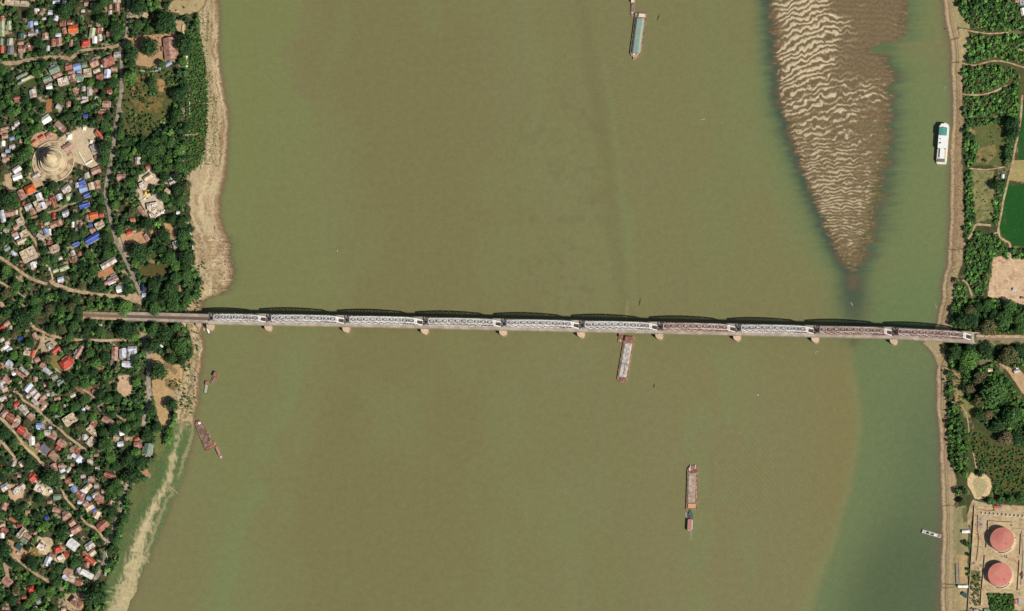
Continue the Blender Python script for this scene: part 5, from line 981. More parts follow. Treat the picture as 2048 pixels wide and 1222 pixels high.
def build_house(px, py, a, b, ang, code):
    c = code[0]; flat = 'f' in code[1:]; hip = 'h' in code[1:]
    W_, D_ = a * MPP, b * MPP; big = max(W_, D_)
    small = max(W_, D_) < 8.6
    eave = (2.2 if small else 2.9) + (1.2 if big > 14 else 0) + rr.random() * .5
    if flat: eave = 3.6 if big < 13 else 6.6
    if c == 'w' and 'f' in code and big > 16: eave = 4.5
    swap = D_ > W_
    L_, B_ = (D_, W_) if swap else (W_, D_); rz = math.radians(ang) + (math.pi / 2 if swap else 0) + rr.uniform(-.03, .03)
    g0 = zof(px, py); rise = 0 if flat else min(B_ * (.26 if not hip else .34), 3.6)
    x, y = P(px, py, g0 + eave + rise * .4)
    root = empty('shed' if small else 'house', (x, y, g0), rz)
    wm = WALLM[0] if c in 'wrOsB' or flat and c != 'p' else rr.choice(WALLM)
    hl, hb = L_ / 2, B_ / 2; ov = .35
    mb = MB(); mb.box(-hl + ov, hl - ov, -hb + ov, hb - ov, -.3, eave); walls = mb.build('walls', wm, root)
    if not small:
        mb = MB()
        for s in (-1, 1):
            for k in range(max(2, int(L_ / 3.5))):
                wx = -hl + 1.4 + k * (L_ - 2.8) / max(1, int(L_ / 3.5) - 1)
                if k % 3 != 1: mb.box(wx - .5, wx + .5, s * (hb - ov) - .04, s * (hb - ov) + .04, 1.0, 2.1)
        mb.build('window', M_glass, walls); mb = MB(); mb.box(-.45 + hl * .2, .45 + hl * .2, -hb + ov - .06, -hb + ov + .06, 0, 2.0); mb.build('door', M_doorm, walls)
    mb = MB()
    if flat:
        th = .25; mb.box(-hl, hl, -hb, hb, eave, eave + .2); rf = mb.build('roof', FLATM.get(c, FLATM['c']), root)
        p = MB(); p.box(-hl, hl, -hb, -hb + th, eave + .2, eave + .85); p.box(-hl, hl, hb - th, hb, eave + .2, eave + .85); p.box(-hl, -hl + th, -hb + th, hb - th, eave + .2, eave + .85); p.box(hl - th, hl, -hb + th, hb - th, eave + .2, eave + .85)
        p.build('parapet', WALLM[0] if c != 'p' else FLATM['p'], rf)
        k = rr.randint(1, 3)
        if L_ > 9:
            q = MB(); sx = rr.choice((-1, 1)) * hl * .5; q.box(sx - 1.6, sx + 1.6, hb * .1, hb * .1 + 2.6, eave + .2, eave + 2.6); q.build('stair_hut', ROOFM[rr.choice('scgp')], rf)
        for t in range(k):
            q = MB(); tx, ty = rr.uniform(-hl * .8, hl * .8), rr.uniform(-hb * .8, -hb * .1); q.cyl(tx, ty, .6, eave + .2, eave + 1.5, 10); q.build('water_tank', rr.choice(tankm), rf)
        if L_ > 11:
            q = MB(); q.box(-hl * .1, hl * .8, -hb * .75, -hb * .7, eave + .2, eave + 1.6); q.box(-hl * .1, -hl * .07, -hb * .75, hb * .6, eave + .2, eave + 1.6); q.build('room_wall', WALLM[3], rf)
    else:
        r = rise; off = B_ * rr.uniform(-.08, .08)
        if hip: rx = hl - hb * .75
        else: rx = hl
        vs = [(-hl, -hb, eave), (hl, -hb, eave), (hl, hb, eave), (-hl, hb, eave), (-rx, off, eave + r), (rx, off, eave + r)]
        lo = [(p[0], p[1], p[2] - .14) for p in vs]
        fs = [(0, 1, 5, 4), (2, 3, 4, 5), (1, 2, 5), (3, 0, 4)]
        if hip: mb.add(vs, fs); mb.add(lo[:4], [(3, 2, 1, 0)])
        else:
            mb.add(vs + lo, [(0, 1, 5, 4), (2, 3, 4, 5), (6, 10, 11, 7), (8, 11, 10, 9), (0, 6, 7, 1), (2, 8, 9, 3), (1, 7, 11, 5), (5, 11, 8, 2), (0, 4, 10, 6), (4, 3, 9, 10)])
            w2 = MB(); w2.add([(s * (hl - ov - .01), -hb + ov, eave - .05) for s in (-1, 1)] + [(s * (hl - ov - .01), hb - ov, eave - .05) for s in (-1, 1)] + [(s * (hl - ov - .01), off, eave + r * .86) for s in (-1, 1)], [(0, 4, 2), (1, 3, 5)]); w2.build('gable', wm, walls)
        rf = mb.build('roof', ROOFM[c], root)
        if c in 'rORsBw' and big > 9: q = MB(); q.bar((-rx, off, eave + r + .06), (rx, off, eave + r + .06), .35, .12); q.build('ridge', ridge_m, rf)
        # patched sheets on some roofs
        if c in 'pRgs' and rr.random() < .45 and big > 7:
            t0 = rr.uniform(-.8, .3); t1 = t0 + rr.uniform(.25, .6); s = rr.choice((-1, 1)); e = .1
            P0 = lambda tx, k: (tx * hl, s * hb * (1 - k) + off * k, eave + r * k + .05)
            mb = MB(); q4 = [P0(t0, e), P0(t1, e), P0(t1, .9), P0(t0, .9)]; mb.add(q4, [(0, 1, 2, 3) if s < 0 else (3, 2, 1, 0)]); mb.build('roof_patch', ROOFM[rr.choice('pRsg')], rf)
        if big > 8 and rr.random() < .4 and 'k' not in code:
            s = rr.choice((-1, 1)); d = rr.uniform(1.6, 2.6); x0 = rr.uniform(-hl, 0); x1 = x0 + L_ * rr.uniform(.4, .6); x1 = min(x1, hl)
            mb = MB(); y0, y1 = s * (hb - .1), s * (hb + d); q4 = [(x0, y0, eave - .2), (x1, y0, eave - .2), (x1, y1, eave - .9), (x0, y1, eave - .9)]
            mb.add(q4 + [(p[0], p[1], p[2] - .1) for p in q4], [(0, 1, 2, 3), (7, 6, 5, 4), (0, 4, 5, 1), (1, 5, 6, 2), (2, 6, 7, 3), (3, 7, 4, 0)]); ln = mb.build('lean_to', ROOFM[rr.choice('pgcRs')], root)
            mb = MB()
            for xx in (x0 + .2, x1 - .2): mb.bar((xx, y1 - s * .1, 0), (xx, y1 - s * .1, eave - .95), .16)
            mb.build('posts', WALLM[1], ln)
    sz = 'small' if big < 8.6 else ('large' if big > 15 else ('broad' if min(W_, D_) > 9 else ''))
    shape = 'flat roofed' if flat else ('hip roofed' if hip else ('narrow gabled' if L_ / B_ > 1.9 else ('squarish gabled' if L_ / B_ < 1.15 else 'gabled')))
    d = '%s%s %s %s' % (sz + ' ' if sz else '', RC[c][1], shape, 'shed' if small else 'house')
    root['category'] = 'shed' if small else 'house'; root['group'] = 'sheds among the houses' if small else 'houses along the river banks'
    it = dict(o=root, px=px, py=py, desc=d, kind='shed' if small else 'house', r=max(a, b) / 2, area=a * b); HOUSES.append((px, py, a, b, ang)); ALLTHINGS.append(it)
for h in HS_: build_house(*h)
print('houses', sum(1 for t in ALLTHINGS if t['kind'] == 'house'), 'sheds', sum(1 for t in ALLTHINGS if t['kind'] == 'shed'))
# ---------------------------------------------------------------- the great stupa
M_stu = mat('weathered cream stupa plaster', S(206, 186, 150), .9, .1, .25, S(176, 152, 118), .5, .1); M_stu2 = mat('old lime plaster terrace', S(196, 172, 136), .9, .16, .25, S(150, 124, 94), .5, .12)
M_lime = mat('fresh limewash', S(244, 238, 222), .8, .05, .3); M_gold = mat('ochre gold paint', S(222, 190, 110), .6, .08, .6)
sx, sy = P(107.0, 323.5, 4); st = empty('stupa', (sx, sy, 4)); tag(st, 'huge round cream stupa on circular terraces in the left bank village', 'stupa')
mb = MB(); mb.lathe([(31, -.3), (31, 1.2), (20, 1.25)], 72); mb.build('terrace', M_stu2, st)
mb = MB()
for i in range(72):
    t0, t1 = 2 * math.pi * i / 72, 2 * math.pi * (i + 1) / 72; tm = (t0 + t1) / 2
    if abs(tm - 0.75) < .2 or abs(tm - 3.9) < .12: continue
    mb.bar((30.3 * math.cos(t0), 30.3 * math.sin(t0), 1.9), (30.3 * math.cos(t1), 30.3 * math.sin(t1), 1.9), 0.7, 1.1)
mb.build('terrace_wall', mat('aged limewash', S(226, 212, 184), .85, .1, .3), st)
mb = MB(); mb.lathe([(21, 1.2), (20.6, 5), (19.4, 5.1), (18.6, 7.6), (17.6, 7.7), (16.8, 9.8), (15.6, 10), (14.2, 12.2), (12.6, 12.6)], 72); mb.build('drum', M_stu, st)
mb = MB(); mb.lathe([(21.3, 4.7), (21.3, 5.6), (20.5, 5.6), (20.5, 4.9)], 72); mb.lathe([(17.0, 9.6), (17.0, 10.3), (16.3, 10.3)], 72); mb.build('cornice_ring', mat('cream cornice', S(222, 206, 174), .85, .1, .3), st)
mb = MB(); pr_ = [(12.6, 12.4)]; 
for i in range(1, 14):
    t = i / 14; pr_.append((12.4 * math.cos(t * 1.25) ** .85, 12.4 + 12.5 * math.sin(t * 1.45)))
r_ = pr_[-1][0]; z_ = pr_[-1][1]
for i in range(9): pr_ += [(r_ * (1 - i * .1), z_ + i * 1.15), (r_ * (1 - i * .1) - .5, z_ + i * 1.15 + .55)]
pr_.append((.1, z_ + 12.5)); mb.lathe(pr_, 56); mb.build('bell_and_spire', M_stu, st)
mb = MB(); mb.lathe([(.05, z_ + 9), (1.5, z_ + 9.6), (.9, z_ + 11), (.05, z_ + 14)], 16); mb.build('finial', M_gold, st)
HOUSES.append((106, 322, 78, 78, 0))
def pavilion(px, py, L_, B_, ang, lb, c='p', eave=4.2):
    x, y = P(px, py, 4 + eave); r = empty('pavilion', (x, y, 4), math.radians(ang)); tag(r, lb, 'pavilion'); hl, hb = L_ / 2, B_ / 2
    mb = MB(); mb.add([(-hl, -hb, eave), (hl, -hb, eave), (hl, hb, eave), (-hl, hb, eave), (-hl, 0, eave + 2), (hl, 0, eave + 2)], [(0, 1, 5, 4), (2, 3, 4, 5), (1, 2, 5), (3, 0, 4), (3, 2, 1, 0)]); rf = mb.build('roof', ROOFM[c], r)
    mb = MB(); mb.bar((-hl, 0, eave + 2.06), (hl, 0, eave + 2.06), .5, .2); mb.build('ridge', ridge_m, rf)
    mb = MB()
    for i in range(5):
        for s in (-1, 1): mb.box(-hl + .6 + i * (L_ - 1.4) / 4, -hl + 1.0 + i * (L_ - 1.4) / 4, s * (hb - .6) - .2, s * (hb - .6) + .2, -.2, eave)
    mb.build('columns', M_lime, r)
pavilion(136, 295.5, 14.5, 12.5, 33, 'dusty rust roofed entrance pavilion on the upper right of the round stupa')
pavilion(72, 351, 12, 8, 33, 'dull brown roofed passage on the lower left of the round stupa', 'g', 2.6)
def small_stupa(px, py, R, lb, m=None):
    x, y = P(px, py, 6); r = empty('small_stupa', (x, y, 4)); tag(r, lb, 'small stupa'); m = m or M_lime
    mb = MB(); mb.box(-R, R, -R, R, -.2, .8); mb.box(-R * .8, R * .8, -R * .8, R * .8, .8, 1.6); mb.build('plinth', m, r)
    mb = MB(); mb.lathe([(R * .75, 1.6), (R * .7, 2.4), (R * .55, 3.4), (R * .3, 4.6), (R * .16, 6.2), (.05, 8.6)], 20); mb.build('bell', m, r); mb = MB(); mb.lathe([(.05, 8.2), (.3, 8.8), (.05, 10)], 8); mb.build('finial', M_gold, r)
small_stupa(138, 273, 4.2, 'bright white small stupa above the big round stupa'); small_stupa(168, 256.5, 2.8, 'white small stupa at the upper corner of the stupa plaza')
small_stupa(182, 283, 3.0, 'white small stupa at the right side of the stupa plaza'); small_stupa(192, 314, 2.2, 'small tan stupa at the lower right of the stupa plaza', M_stu)
small_stupa(292, 386, 4.6, 'ochre stupa with a dark niche between the two white courts', M_gold); small_stupa(306, 412, 4.0, 'white small stupa in the middle of the white temple court')
small_stupa(300, 422, 2.6, 'lesser white stupa at the lower edge of the white temple court')
wall([(158, 305), (166, 318), (172, 329), (186, 320)], 2.2, 1.2, M_lime, 'angled white wall on the lower right of the stupa plaza')
wall([(287, 400), (300, 388), (312, 378)], 1.6, 1.2, M_lime, 'diagonal white wall across the temple court'); wall([(310, 436), (322, 428), (330, 420)], 1.8, 1.2, M_lime, 'white wall closing the temple court below')
wall([(380, 462), (384, 478), (388, 510)], 2.2, 1.0, M_lime, 'long white retaining wall at the top of the sandy shore'); wall([(241, 471), (248, 488), (254, 504)], 2.0, .6, M_wallb, 'thin pale wall along the main village road')
wall([(269, 541), (275, 556), (280, 570)], 2.0, .5, M_wallb, 'thin wall beside the lower end of the main road'); wall([(281, 142), (300, 143), (318, 142)], 1.8, .6, M_lime, 'pale wall below the compound of the long rust hall')
wall([(367, 50), (366, 60), (368, 68)], 1.8, 2.2, M_wallb, 'thick pale wall upper right of the long rust hall'); wall([(373.5, 112), (374, 124), (374, 136)], 1.2, 3.2, M_lime, 'short wide cream ramp wall right of the long rust hall')
wall([(379.5, 205), (380, 232)], 1.2, .8, M_lime, 'thin cream wall running down the green strip'); wall([(340, 303), (352, 301), (362, 299)], 1.6, .8, M_wallb, 'thin wall in the trees left of the green strip')
wall([(64, 1067), (73, 1068), (84, 1057)], 2.2, .9, M_lime, 'thin white wall near the dark teal roof'); wall([(61, 1080), (64, 1089), (56, 1112), (70, 1104)], 1.6, .5, M_wallb, 'pale enclosure wall beside the dark teal roof')
wall([(212, 1106), (216, 1118), (210, 1138)], 1.4, .5, M_lime, 'low wall at the river side of the lowest road')
for i, (px, py, lb) in enumerate(((253.5, 627, 'white arch at the west end of the railway approach'),)):
    x, y = P(px, py, 9); r = empty('gate_arch', (x, y, 5.5)); tag(r, lb, 'arch'); mb = MB(); mb.box(-3.2, -2.2, -1, 1, 0, 4.4); mb.box(2.2, 3.2, -1, 1, 0, 4.4); mb.build('pillars', M_lime, r); mb = MB(); mb.box(-3.4, 3.4, -1.1, 1.1, 4.4, 5.2); mb.build('lintel', M_lime, r)
# ================================================================== TREES
def leafmat(name, c, c2):
    m, nt, b = newmat(name); N = nt.nodes; L = nt.links; b.inputs['Roughness'].default_value = .65; b.inputs['Specular IOR Level'].default_value = .12
    at = N.new('ShaderNodeAttribute'); at.attribute_name = 'tint'; oi = N.new('ShaderNodeObjectInfo')
    mx = N.new('ShaderNodeMix'); mx.data_type = 'RGBA'; mx.inputs[6].default_value = (*c, 1); mx.inputs[7].default_value = (*c2, 1); L.new(oi.outputs['Random'], mx.inputs[0])
    v = N.new('ShaderNodeVectorMath'); v.operation = 'MULTIPLY'; L.new(mx.outputs[2], v.inputs[0]); L.new(at.outputs['Color'], v.inputs[1]); L.new(v.outputs[0], b.inputs['Base Color']); return m
SP = {'d': ((.026, .062, .021), (.040, .084, .026), 'dark green'), 'm': ((.050, .110, .030), (.066, .134, .036), 'mid green'), 'l': ((.084, .180, .038), (.104, .204, .044), 'bright green'),
      'o': ((.088, .098, .038), (.118, .112, .048), 'olive'), 'b': ((.150, .118, .066), (.170, .128, .072), 'brownish')}
LM = {k: leafmat('%s foliage' % v[2], v[0], v[1]) for k, v in SP.items()}
LMW = leafmat('mixed foliage', (1, 1, 1), (1, 1, 1))
M_bark = mat('grey brown bark', (.10, .075, .055), .95, .2, 1.5)
def crown(seed, nc, nl, ls, zs=.72, cr=(.30, .46)):
    g = np.random.default_rng(seed); V = []; T = []
    for c in range(nc):
        a = g.uniform(0, 2 * np.pi); u = g.uniform(-.35, 1); rad = g.uniform(.45, .72) if c > nc * .2 else g.uniform(0, .4)
        ctr = np.array([np.cos(a) * np.sqrt(1 - u * u) * rad, np.sin(a) * np.sqrt(1 - u * u) * rad, u * rad * zs + (.1 if c <= nc * .2 else 0)]); R = g.uniform(*cr); ct = g.uniform(.72, 1.28)
        d = g.normal(size=(nl, 3)); d[:, 2] = np.abs(d[:, 2]) * 1.1 - .45; d /= np.linalg.norm(d, axis=1)[:, None]
        p = ctr + d * R * g.uniform(.8, 1.08, (nl, 1)); nrm = d + g.normal(size=(nl, 3)) * .42; nrm /= np.linalg.norm(nrm, axis=1)[:, None]
        t = np.cross(nrm, g.normal(size=(nl, 3))); t /= np.linalg.norm(t, axis=1)[:, None]; b = np.cross(nrm, t); s = ls * g.uniform(.6, 1.25, (nl, 1)); s2 = s * g.uniform(.6, 1, (nl, 1))
        V.append(np.stack([p - t * s - b * s2 * .4, p - b * s2, p + t * s + b * s2 * .3, p + b * s2], 1)); T.append(np.repeat(ct * g.uniform(.75, 1.25, nl), 4))
    V = np.concatenate(V).reshape(-1, 3); T = np.concatenate(T)
    # inner mass so that no sky shows straight through
    n = 10; ring = []
    for k, (rr_, zz) in enumerate(((.02, -.3 * zs), (.42, -.22 * zs), (.56, .1), (.40, .42 * zs), (.02, .58 * zs))):
        for i in range(n): ring.append((rr_ * np.cos(2 * np.pi * i / n) * g.uniform(.85, 1.1), rr_ * np.sin(2 * np.pi * i / n) * g.uniform(.85, 1.1), zz))
    base = len(V); ring = np.array(ring); Q = np.arange(base).reshape(-1, 4)
    q2 = [(base + k * n + i, base + k * n + (i + 1) % n, base + (k + 1) * n + (i + 1) % n, base + (k + 1) * n + i) for k in range(4) for i in range(n)]
    return np.concatenate([V, ring]), np.concatenate([Q, np.array(q2)]), np.concatenate([T, np.full(len(ring), .8)])
HI = [crown(100 + i, 46, 34, .085) for i in range(4)]; MID = [crown(200 + i, 18, 30, .15) for i in range(6)]; LOW = [crown(300 + i, 9, 15, .26) for i in range(8)]; SHRB = [crown(400 + i, 4, 7, .42, .6) for i in range(5)]
PM = {}
def proto(kind, i, sp):
    k = (kind, i, sp)
    if k not in PM:
        V, Q, T = (HI if kind == 'H' else MID)[i]; PM[k] = npmesh('crown', V, Q, LM[sp], T[:, None])
    return PM[k]
def trunkmesh():
    mb = MB()
    for a, b, r1, r2 in (((0, 0, -1.0), (0, 0, -.25), .075, .05), ((0, 0, -.4), (.3, .1, .1), .04, .018), ((0, 0, -.45), (-.25, .2, .1), .04, .018), ((0, 0, -.38), (0, -.32, .15), .035, .015), ((0, 0, -.25), (.03, 0, .3), .045, .02)):
        a = Vector(a); b = Vector(b); d = (b - a).normalized(); u = d.orthogonal().normalized(); w_ = d.cross(u); n = 7
        vs = [a + (u * math.cos(2 * math.pi * i / n) + w_ * math.sin(2 * math.pi * i / n)) * r1 for i in range(n)] + [b + (u * math.cos(2 * math.pi * i / n) + w_ * math.sin(2 * math.pi * i / n)) * r2 for i in range(n)]
        mb.add(vs, [(i, (i + 1) % n, n + (i + 1) % n, n + i) for i in range(n)])
    return mb.mesh('trunk', M_bark)
TRM = trunkmesh()
# blocked mask in photo pixels
OX, OY = 60, 40; MW, MH = 2190, 1310
GX, GY = np.meshgrid(np.arange(MW) - OX, np.arange(MH) - OY)
BLK = np.zeros((MH, MW), bool)
def sub(x0, x1, y0, y1): return slice(max(0, int(y0) + OY), min(MH, int(y1) + OY + 1)), slice(max(0, int(x0) + OX), min(MW, int(x1) + OX + 1))
for kind, hw, pts in ROADS:
    xs = [p[0] for p in pts]; ys = [p[1] for p in pts]; s = sub(min(xs) - 8, max(xs) + 8, min(ys) - 8, max(ys) + 8); BLK[s] |= polydist(GX[s], GY[s], pts) < hw * .9
for px, py, a, b, an in HOUSES:
    R_ = math.hypot(a, b) / 2 + 3; s = sub(px - R_, px + R_, py - R_, py + R_); t = math.radians(-an); dx = GX[s] - px; dy = GY[s] - py
    u = dx * math.cos(t) + dy * math.sin(t); v = -dx * math.sin(t) + dy * math.cos(t); BLK[s] |= (np.abs(u) < a / 2 + 1.5) & (np.abs(v) < b / 2 + 1.5)
s = sub(158, 1960, 622, 660); BLK[s] |= polydist(GX[s], GY[s], [(172, 630), (250, 632.5), (417, 637.5)]) < np.where(GX[s] < 250, 8, 12)
s = sub(1900, 2100, 650, 700); BLK[s] |= polydist(GX[s], GY[s], [(1925, 673), (1950, 676), (2100, 677)]) < 7
LIGHT = np.zeros_like(BLK)
for pts, c in AREAS:
    xs = [p[0] for p in pts]; ys = [p[1] for p in pts]; s = sub(min(xs), max(xs), min(ys), max(ys)); m_ = inpoly(GX[s], GY[s], pts); LIGHT[s] |= m_
for i_, q in enumerate((LOOP,)):
    s = sub(1930, 1990, 940, 1004); BLK[s] |= inpoly(GX[s], GY[s], q)
YARD = fbm(GX * .045, GY * .045, 401, 3) > .70
BLKT = BLK | LIGHT
tx_ = _i(TREEX, GY) - 3; LZONE = (GX < tx_)
for q in ([(370, 60), (420, 60), (420, 345), (374, 345)],): LZONE &= ~inpoly(GX, GY, q)
RZ = np.zeros_like(BLK)
for q in RP: RZ |= inpoly(GX, GY, q)
EXPL = "131 21 17 d;78 86 11 d;205 40 13 d;195 16 12 d;230 55 12 d;234 72 11 m;299.7 95 19 d;329 44 20 d;371 88 19 d;261 155 16 l;265 108 14 d;304 165 9 d;355 190 14 d;324 128 9 m;275 16 18 d;303 20 7 l;300 6 8 l;257 91 11 d;18 402 20 d;46 638 19 d;211 298 15 d;210 322 12 m;49 311 14 m;58 300 10 l;276 505 18 d;296 449 13 d;368 472 13 m;366 492 11 m;374 516 15 d;341 518 14 m;340 585 19 d;310 573 14 d;331 470 13 d;353 557 12 m;305 692 15 d;318 744 18 d;361 692 17 m;331 669 17 d;309 659 15 m;250 662 17 d;250 616 15 l;310 618 13 m;348 610 14 m;374 682 8 m;276 729 11 m;272 718 9 m;345 810 13 d;302.6 822.6 12 d;315 854 11 d;350 834 8 l;347 847 8 l;341 862 9 l;338 876 9 l;336 887 7 l;266 954 17 d;283 924 13 d;294 871 13 d;256 922 14 d;288 956 7 d;101 957 18 d;189 1196 19 d;67 1127 14 d;10 1100 16 d;10 868 14 d;214 892 17 m;230 860 12 d;170 770 11 m;150 765 10 d;60 688 10 d;330 395 10 m;355 355 9 d;330 355 10 d;300 300 14 d;286 295 13 d;320 300 12 m;360 300 12 l;355 380 11 d;345 440 10 d;376 438 6 m;364 446 12 d;" \
       "1976 612 12 m;1946 642 14 d;1941 622 11 o;1976 657 17 o;2010 639 17 m;1938 719 18 l;1930 737 12 m;1912 707 15 d;1974 698 16 d;2018 714 19 o;1961 757 14 o;1987 786 25 m;1959 802 13 o;1941 778 9 b;1976 830 10 b;2025 834 19 m;1997 852 13 d;2013 877 14 b;2034 876 12 d;2020 855 8 l;1961 948 7 m;2020 613 13 m;2041 658 12 m;1925 640 13 d;1990 630 12 d;2026 249 15 d;2028 268 12 d;1995 372 11 d;2013 301 8 d;2015 318 8 d;1983 1004 8 m;2001 998 8 m;2022 1000 9 m;2043 998 9 m;1917 985 7 m;1930 983 7 d;1925 1004 7 m;1937 1089 7 m;1938 1110 4 d;1938 1140 4 d;1938 1150 3.5 m;1960 830 10 d;2005 800 10 d;2040 700 12 d;1940 700 12 d;1958 615 10 d;2037 640 11 m;1935 255 6 d;1958 250 5 m;1972 248 6 m;1990 244 6 m;1935 270 6 d;1970 322 4 d;1930 262 6 d"
TREES = []
for ln in EXPL.split(';'):
    t = ln.split(); TREES.append((float(t[0]), float(t[1]), float(t[2]), t[3]))
g = np.random.default_rng(23)
tl = np.array([(a, b, c) for a, b, c, d in TREES])
def scatter(zone, blk, r0, r1, tries, sep, x0, x1, y0, y1, pal, chk=.9):
    global tl
    pts = tl[:, :].copy(); out = []; buf = np.zeros((len(pts) + tries, 3)); n = len(pts); buf[:n] = pts
    X_ = g.uniform(x0, x1, tries); Y_ = g.uniform(y0, y1, tries); R_ = g.uniform(r0, r1, tries)
    an = np.arange(8) * np.pi / 4
    for x, y, r in zip(X_, Y_, R_):
        ix, iy = int(x) + OX, int(y) + OY
        if not zone[iy, ix] or blk[iy, ix]: continue
        cx = (x + np.cos(an) * r * chk + OX).astype(int).clip(0, MW - 1); cy = (y + np.sin(an) * r * chk + OY).astype(int).clip(0, MH - 1)
        if blk[cy, cx].sum() > 1: continue
        d = np.hypot(buf[:n, 0] - x, buf[:n, 1] - y)
        if (d < (buf[:n, 2] + r) * sep).any(): continue
        buf[n] = (x, y, r); n += 1; k = pal(x, y, g.random()); out.append((x, y, r, k))
    tl = buf[:n].copy(); TREES.extend(out); return len(out)
pl = lambda x, y, q: 'd' if q < .42 else ('m' if q < .82 else ('l' if q < .93 else 'o'))
pr2 = lambda x, y, q: 'd' if q < .12 else ('m' if q < .5 else ('l' if q < .9 else 'o'))
B1 = BLKT | YARD
LZ2 = LZONE & (GX < 400)
print('scatter', scatter(LZ2, B1, 7, 11, 7000, .76, -30, 400, -20, 1240, pl), scatter(LZ2, B1, 5, 7.5, 12000, .74, -30, 400, -20, 1240, pl), scatter(LZ2, B1, 3.6, 5, 18000, .72, -30, 400, -20, 1240, pl), scatter(LZ2, B1, 2.2, 3.4, 20000, .76, -30, 400, -20, 1240, pl))
print('right', scatter(RZ, BLK, 4.5, 7, 1200, .72, 1880, 2090, -20, 1010, pr2), scatter(RZ, BLK, 3, 4.5, 7000, .68, 1880, 2090, -20, 1010, pr2), scatter(RZ, BLK, 1.8, 3, 9000, .7, 1880, 2090, -20, 1010, pr2))
TREES = [t for t in TREES if t[0] < 500 or t[0] > 1850]
def tree_geo(px, py, r):
    R = r * MPP; h = 1.05 * R + 1.0 if R > 3 else R + .8
    if R > 9: h = .78 * R + 3
    if px > 1880 and py < 600 and R < 5.3: h = .62 * R + .3
    z0 = zof(px, py); zc = z0 + h; x, y = P(px, py, zc); return R, h, z0, zc, x, y
TREES.sort(key=lambda t: -t[2])
inf = [t for t in TREES if -3 < t[0] < 2050 and -3 < t[1] < 1225]; ind = inf[:300]; ids = set(map(id, ind))
for t in ind:
    px, py, r, sp = t; R, h, z0, zc, x, y = tree_geo(px, py, r)
    root = empty('tree', (x, y, z0), g.uniform(0, 6.28)); k = 'H' if r > 8.5 else 'M'; i = int(g.integers(0, 4 if k == 'H' else 6))
    c = link('crown', proto(k, i, sp), root, (0, 0, h)); e_ = 1.14 if r > 8.5 else 1.05; c.scale = (R * e_, R * e_ * g.uniform(.9, 1.06), R * 1.05)
    tr_ = link('trunk', TRM, root, (0, 0, h)); tr_.scale = (R, R, h)
    sz = 'huge' if r > 16 else ('large' if r > 12 else ('broad' if r > 9 else ('mid sized' if r > 7 else 'small')))
    root['category'] = 'tree'; root['group'] = 'trees of the river banks'
    ALLTHINGS.append(dict(o=root, px=px, py=py, desc='%s %s tree' % (sz, SP[sp][2]), kind='tree', r=r, area=r * r * 4))
def merged(name, items, protos, lb, cat, mt=LMW):
    VV = []; QQ = []; TT = []; b = 0
    for px, py, r, sp in items:
        R, h, z0, zc, x, y = tree_geo(px, py, r)
        V, Q, T = protos[int(g.integers(0, len(protos)))]
        a = g.uniform(0, 6.28); ca, sa = np.cos(a), np.sin(a); X_ = (V[:, 0] * ca - V[:, 1] * sa) * R * 1.03; Y_ = (V[:, 0] * sa + V[:, 1] * ca) * R * 1.03
        VV.append(np.stack([X_ + x, Y_ + y, V[:, 2] * R * 1.1 + zc], -1)); QQ.append(Q + b); b += len(V)
        c = np.array(SP[sp][0]) * g.uniform(.75, 1.6) * (1.3 if px > 1880 and py < 600 else 1); TT.append(T[:, None] * c[None, :])
        if protos is LOW:
            n = 5; an = np.arange(n) * 2 * np.pi / n; tv = np.concatenate([np.stack([x + .09 * R * np.cos(an), y + .09 * R * np.sin(an), np.full(n, z0)], -1), np.stack([x + .05 * R * np.cos(an), y + .05 * R * np.sin(an), np.full(n, zc)], -1)])
            VV.append(tv); QQ.append(np.array([(b + i, b + (i + 1) % n, b + n + (i + 1) % n, b + n + i) for i in range(n)])); TT.append(np.tile((.09, .07, .05), (2 * n, 1))); b += 2 * n
    me = npmesh(name, np.concatenate(VV), np.concatenate(QQ), mt, np.concatenate(TT)); o = link(name, me); return tag(o, lb, cat, kind='stuff')
rest = [t for t in TREES if id(t) not in ids]
merged('woodland', rest, LOW, 'dense green tree cover filling the gaps between houses and along both banks', 'tree cover')
# low scrub: riverside strip, clearings, bank scrub
SH = []
def scrub(zone, n, r0, r1, x0, x1, y0, y1, pal):
    X_ = g.uniform(x0, x1, n); Y_ = g.uniform(y0, y1, n)
    for x, y in zip(X_, Y_):
        ix, iy = int(x) + OX, int(y) + OY
        if zone[iy, ix] and not BLK[iy, ix]: SH.append((x, y, g.uniform(r0, r1), pal[int(g.integers(0, len(pal)))]))
dLm = shoreL(GY.astype(float)) - GX
strip_ = inpoly(GX, GY, [(368, 60), (402, 66), (412, 130), (418, 200), (414, 260), (408, 320), (385, 345), (374, 345)])
scrub(strip_ & (GX < _i(TREEX, GY) + 2), 2600, .8, 2.4, 366, 420, 55, 348, 'mmllmo')
fld = inpoly(GX, GY, AREAS[0][0]); scrub(fld & (fbm(GX * .05, GY * .05, 431, 3) > .5), 480, 1.2, 3.4, 242, 355, 133, 275, 'mmdlo')
scrub((dLm > 14) & (GX > _i(TREEX, GY)) & (fbm(GX * .09, GY * .05, 433, 3) > .50) & (GY < 335), 500, .6, 1.3, 395, 450, 20, 335, 'mdo')
scrub((dLm > 6) & (GX > _i(TREEX, GY) - 4) & (fbm(GX * .06, GY * .06, 435, 3) > .5) & (GY > 520) & (GY < 840), 900, .9, 2.6, 330, 410, 520, 840, 'mdml')
scrub(inpoly(GX, GY, [(392, 545), (402, 556), (402, 590), (384, 612), (376, 600), (385, 560)]), 260, 1.2, 3.0, 374, 410, 540, 615, 'lml')
scrub((GX > 205) & (GX < 300) & (dLm > 75) & (GY > 1000), 500, .8, 2.6, 205, 300, 1000, 1222, 'mlo')
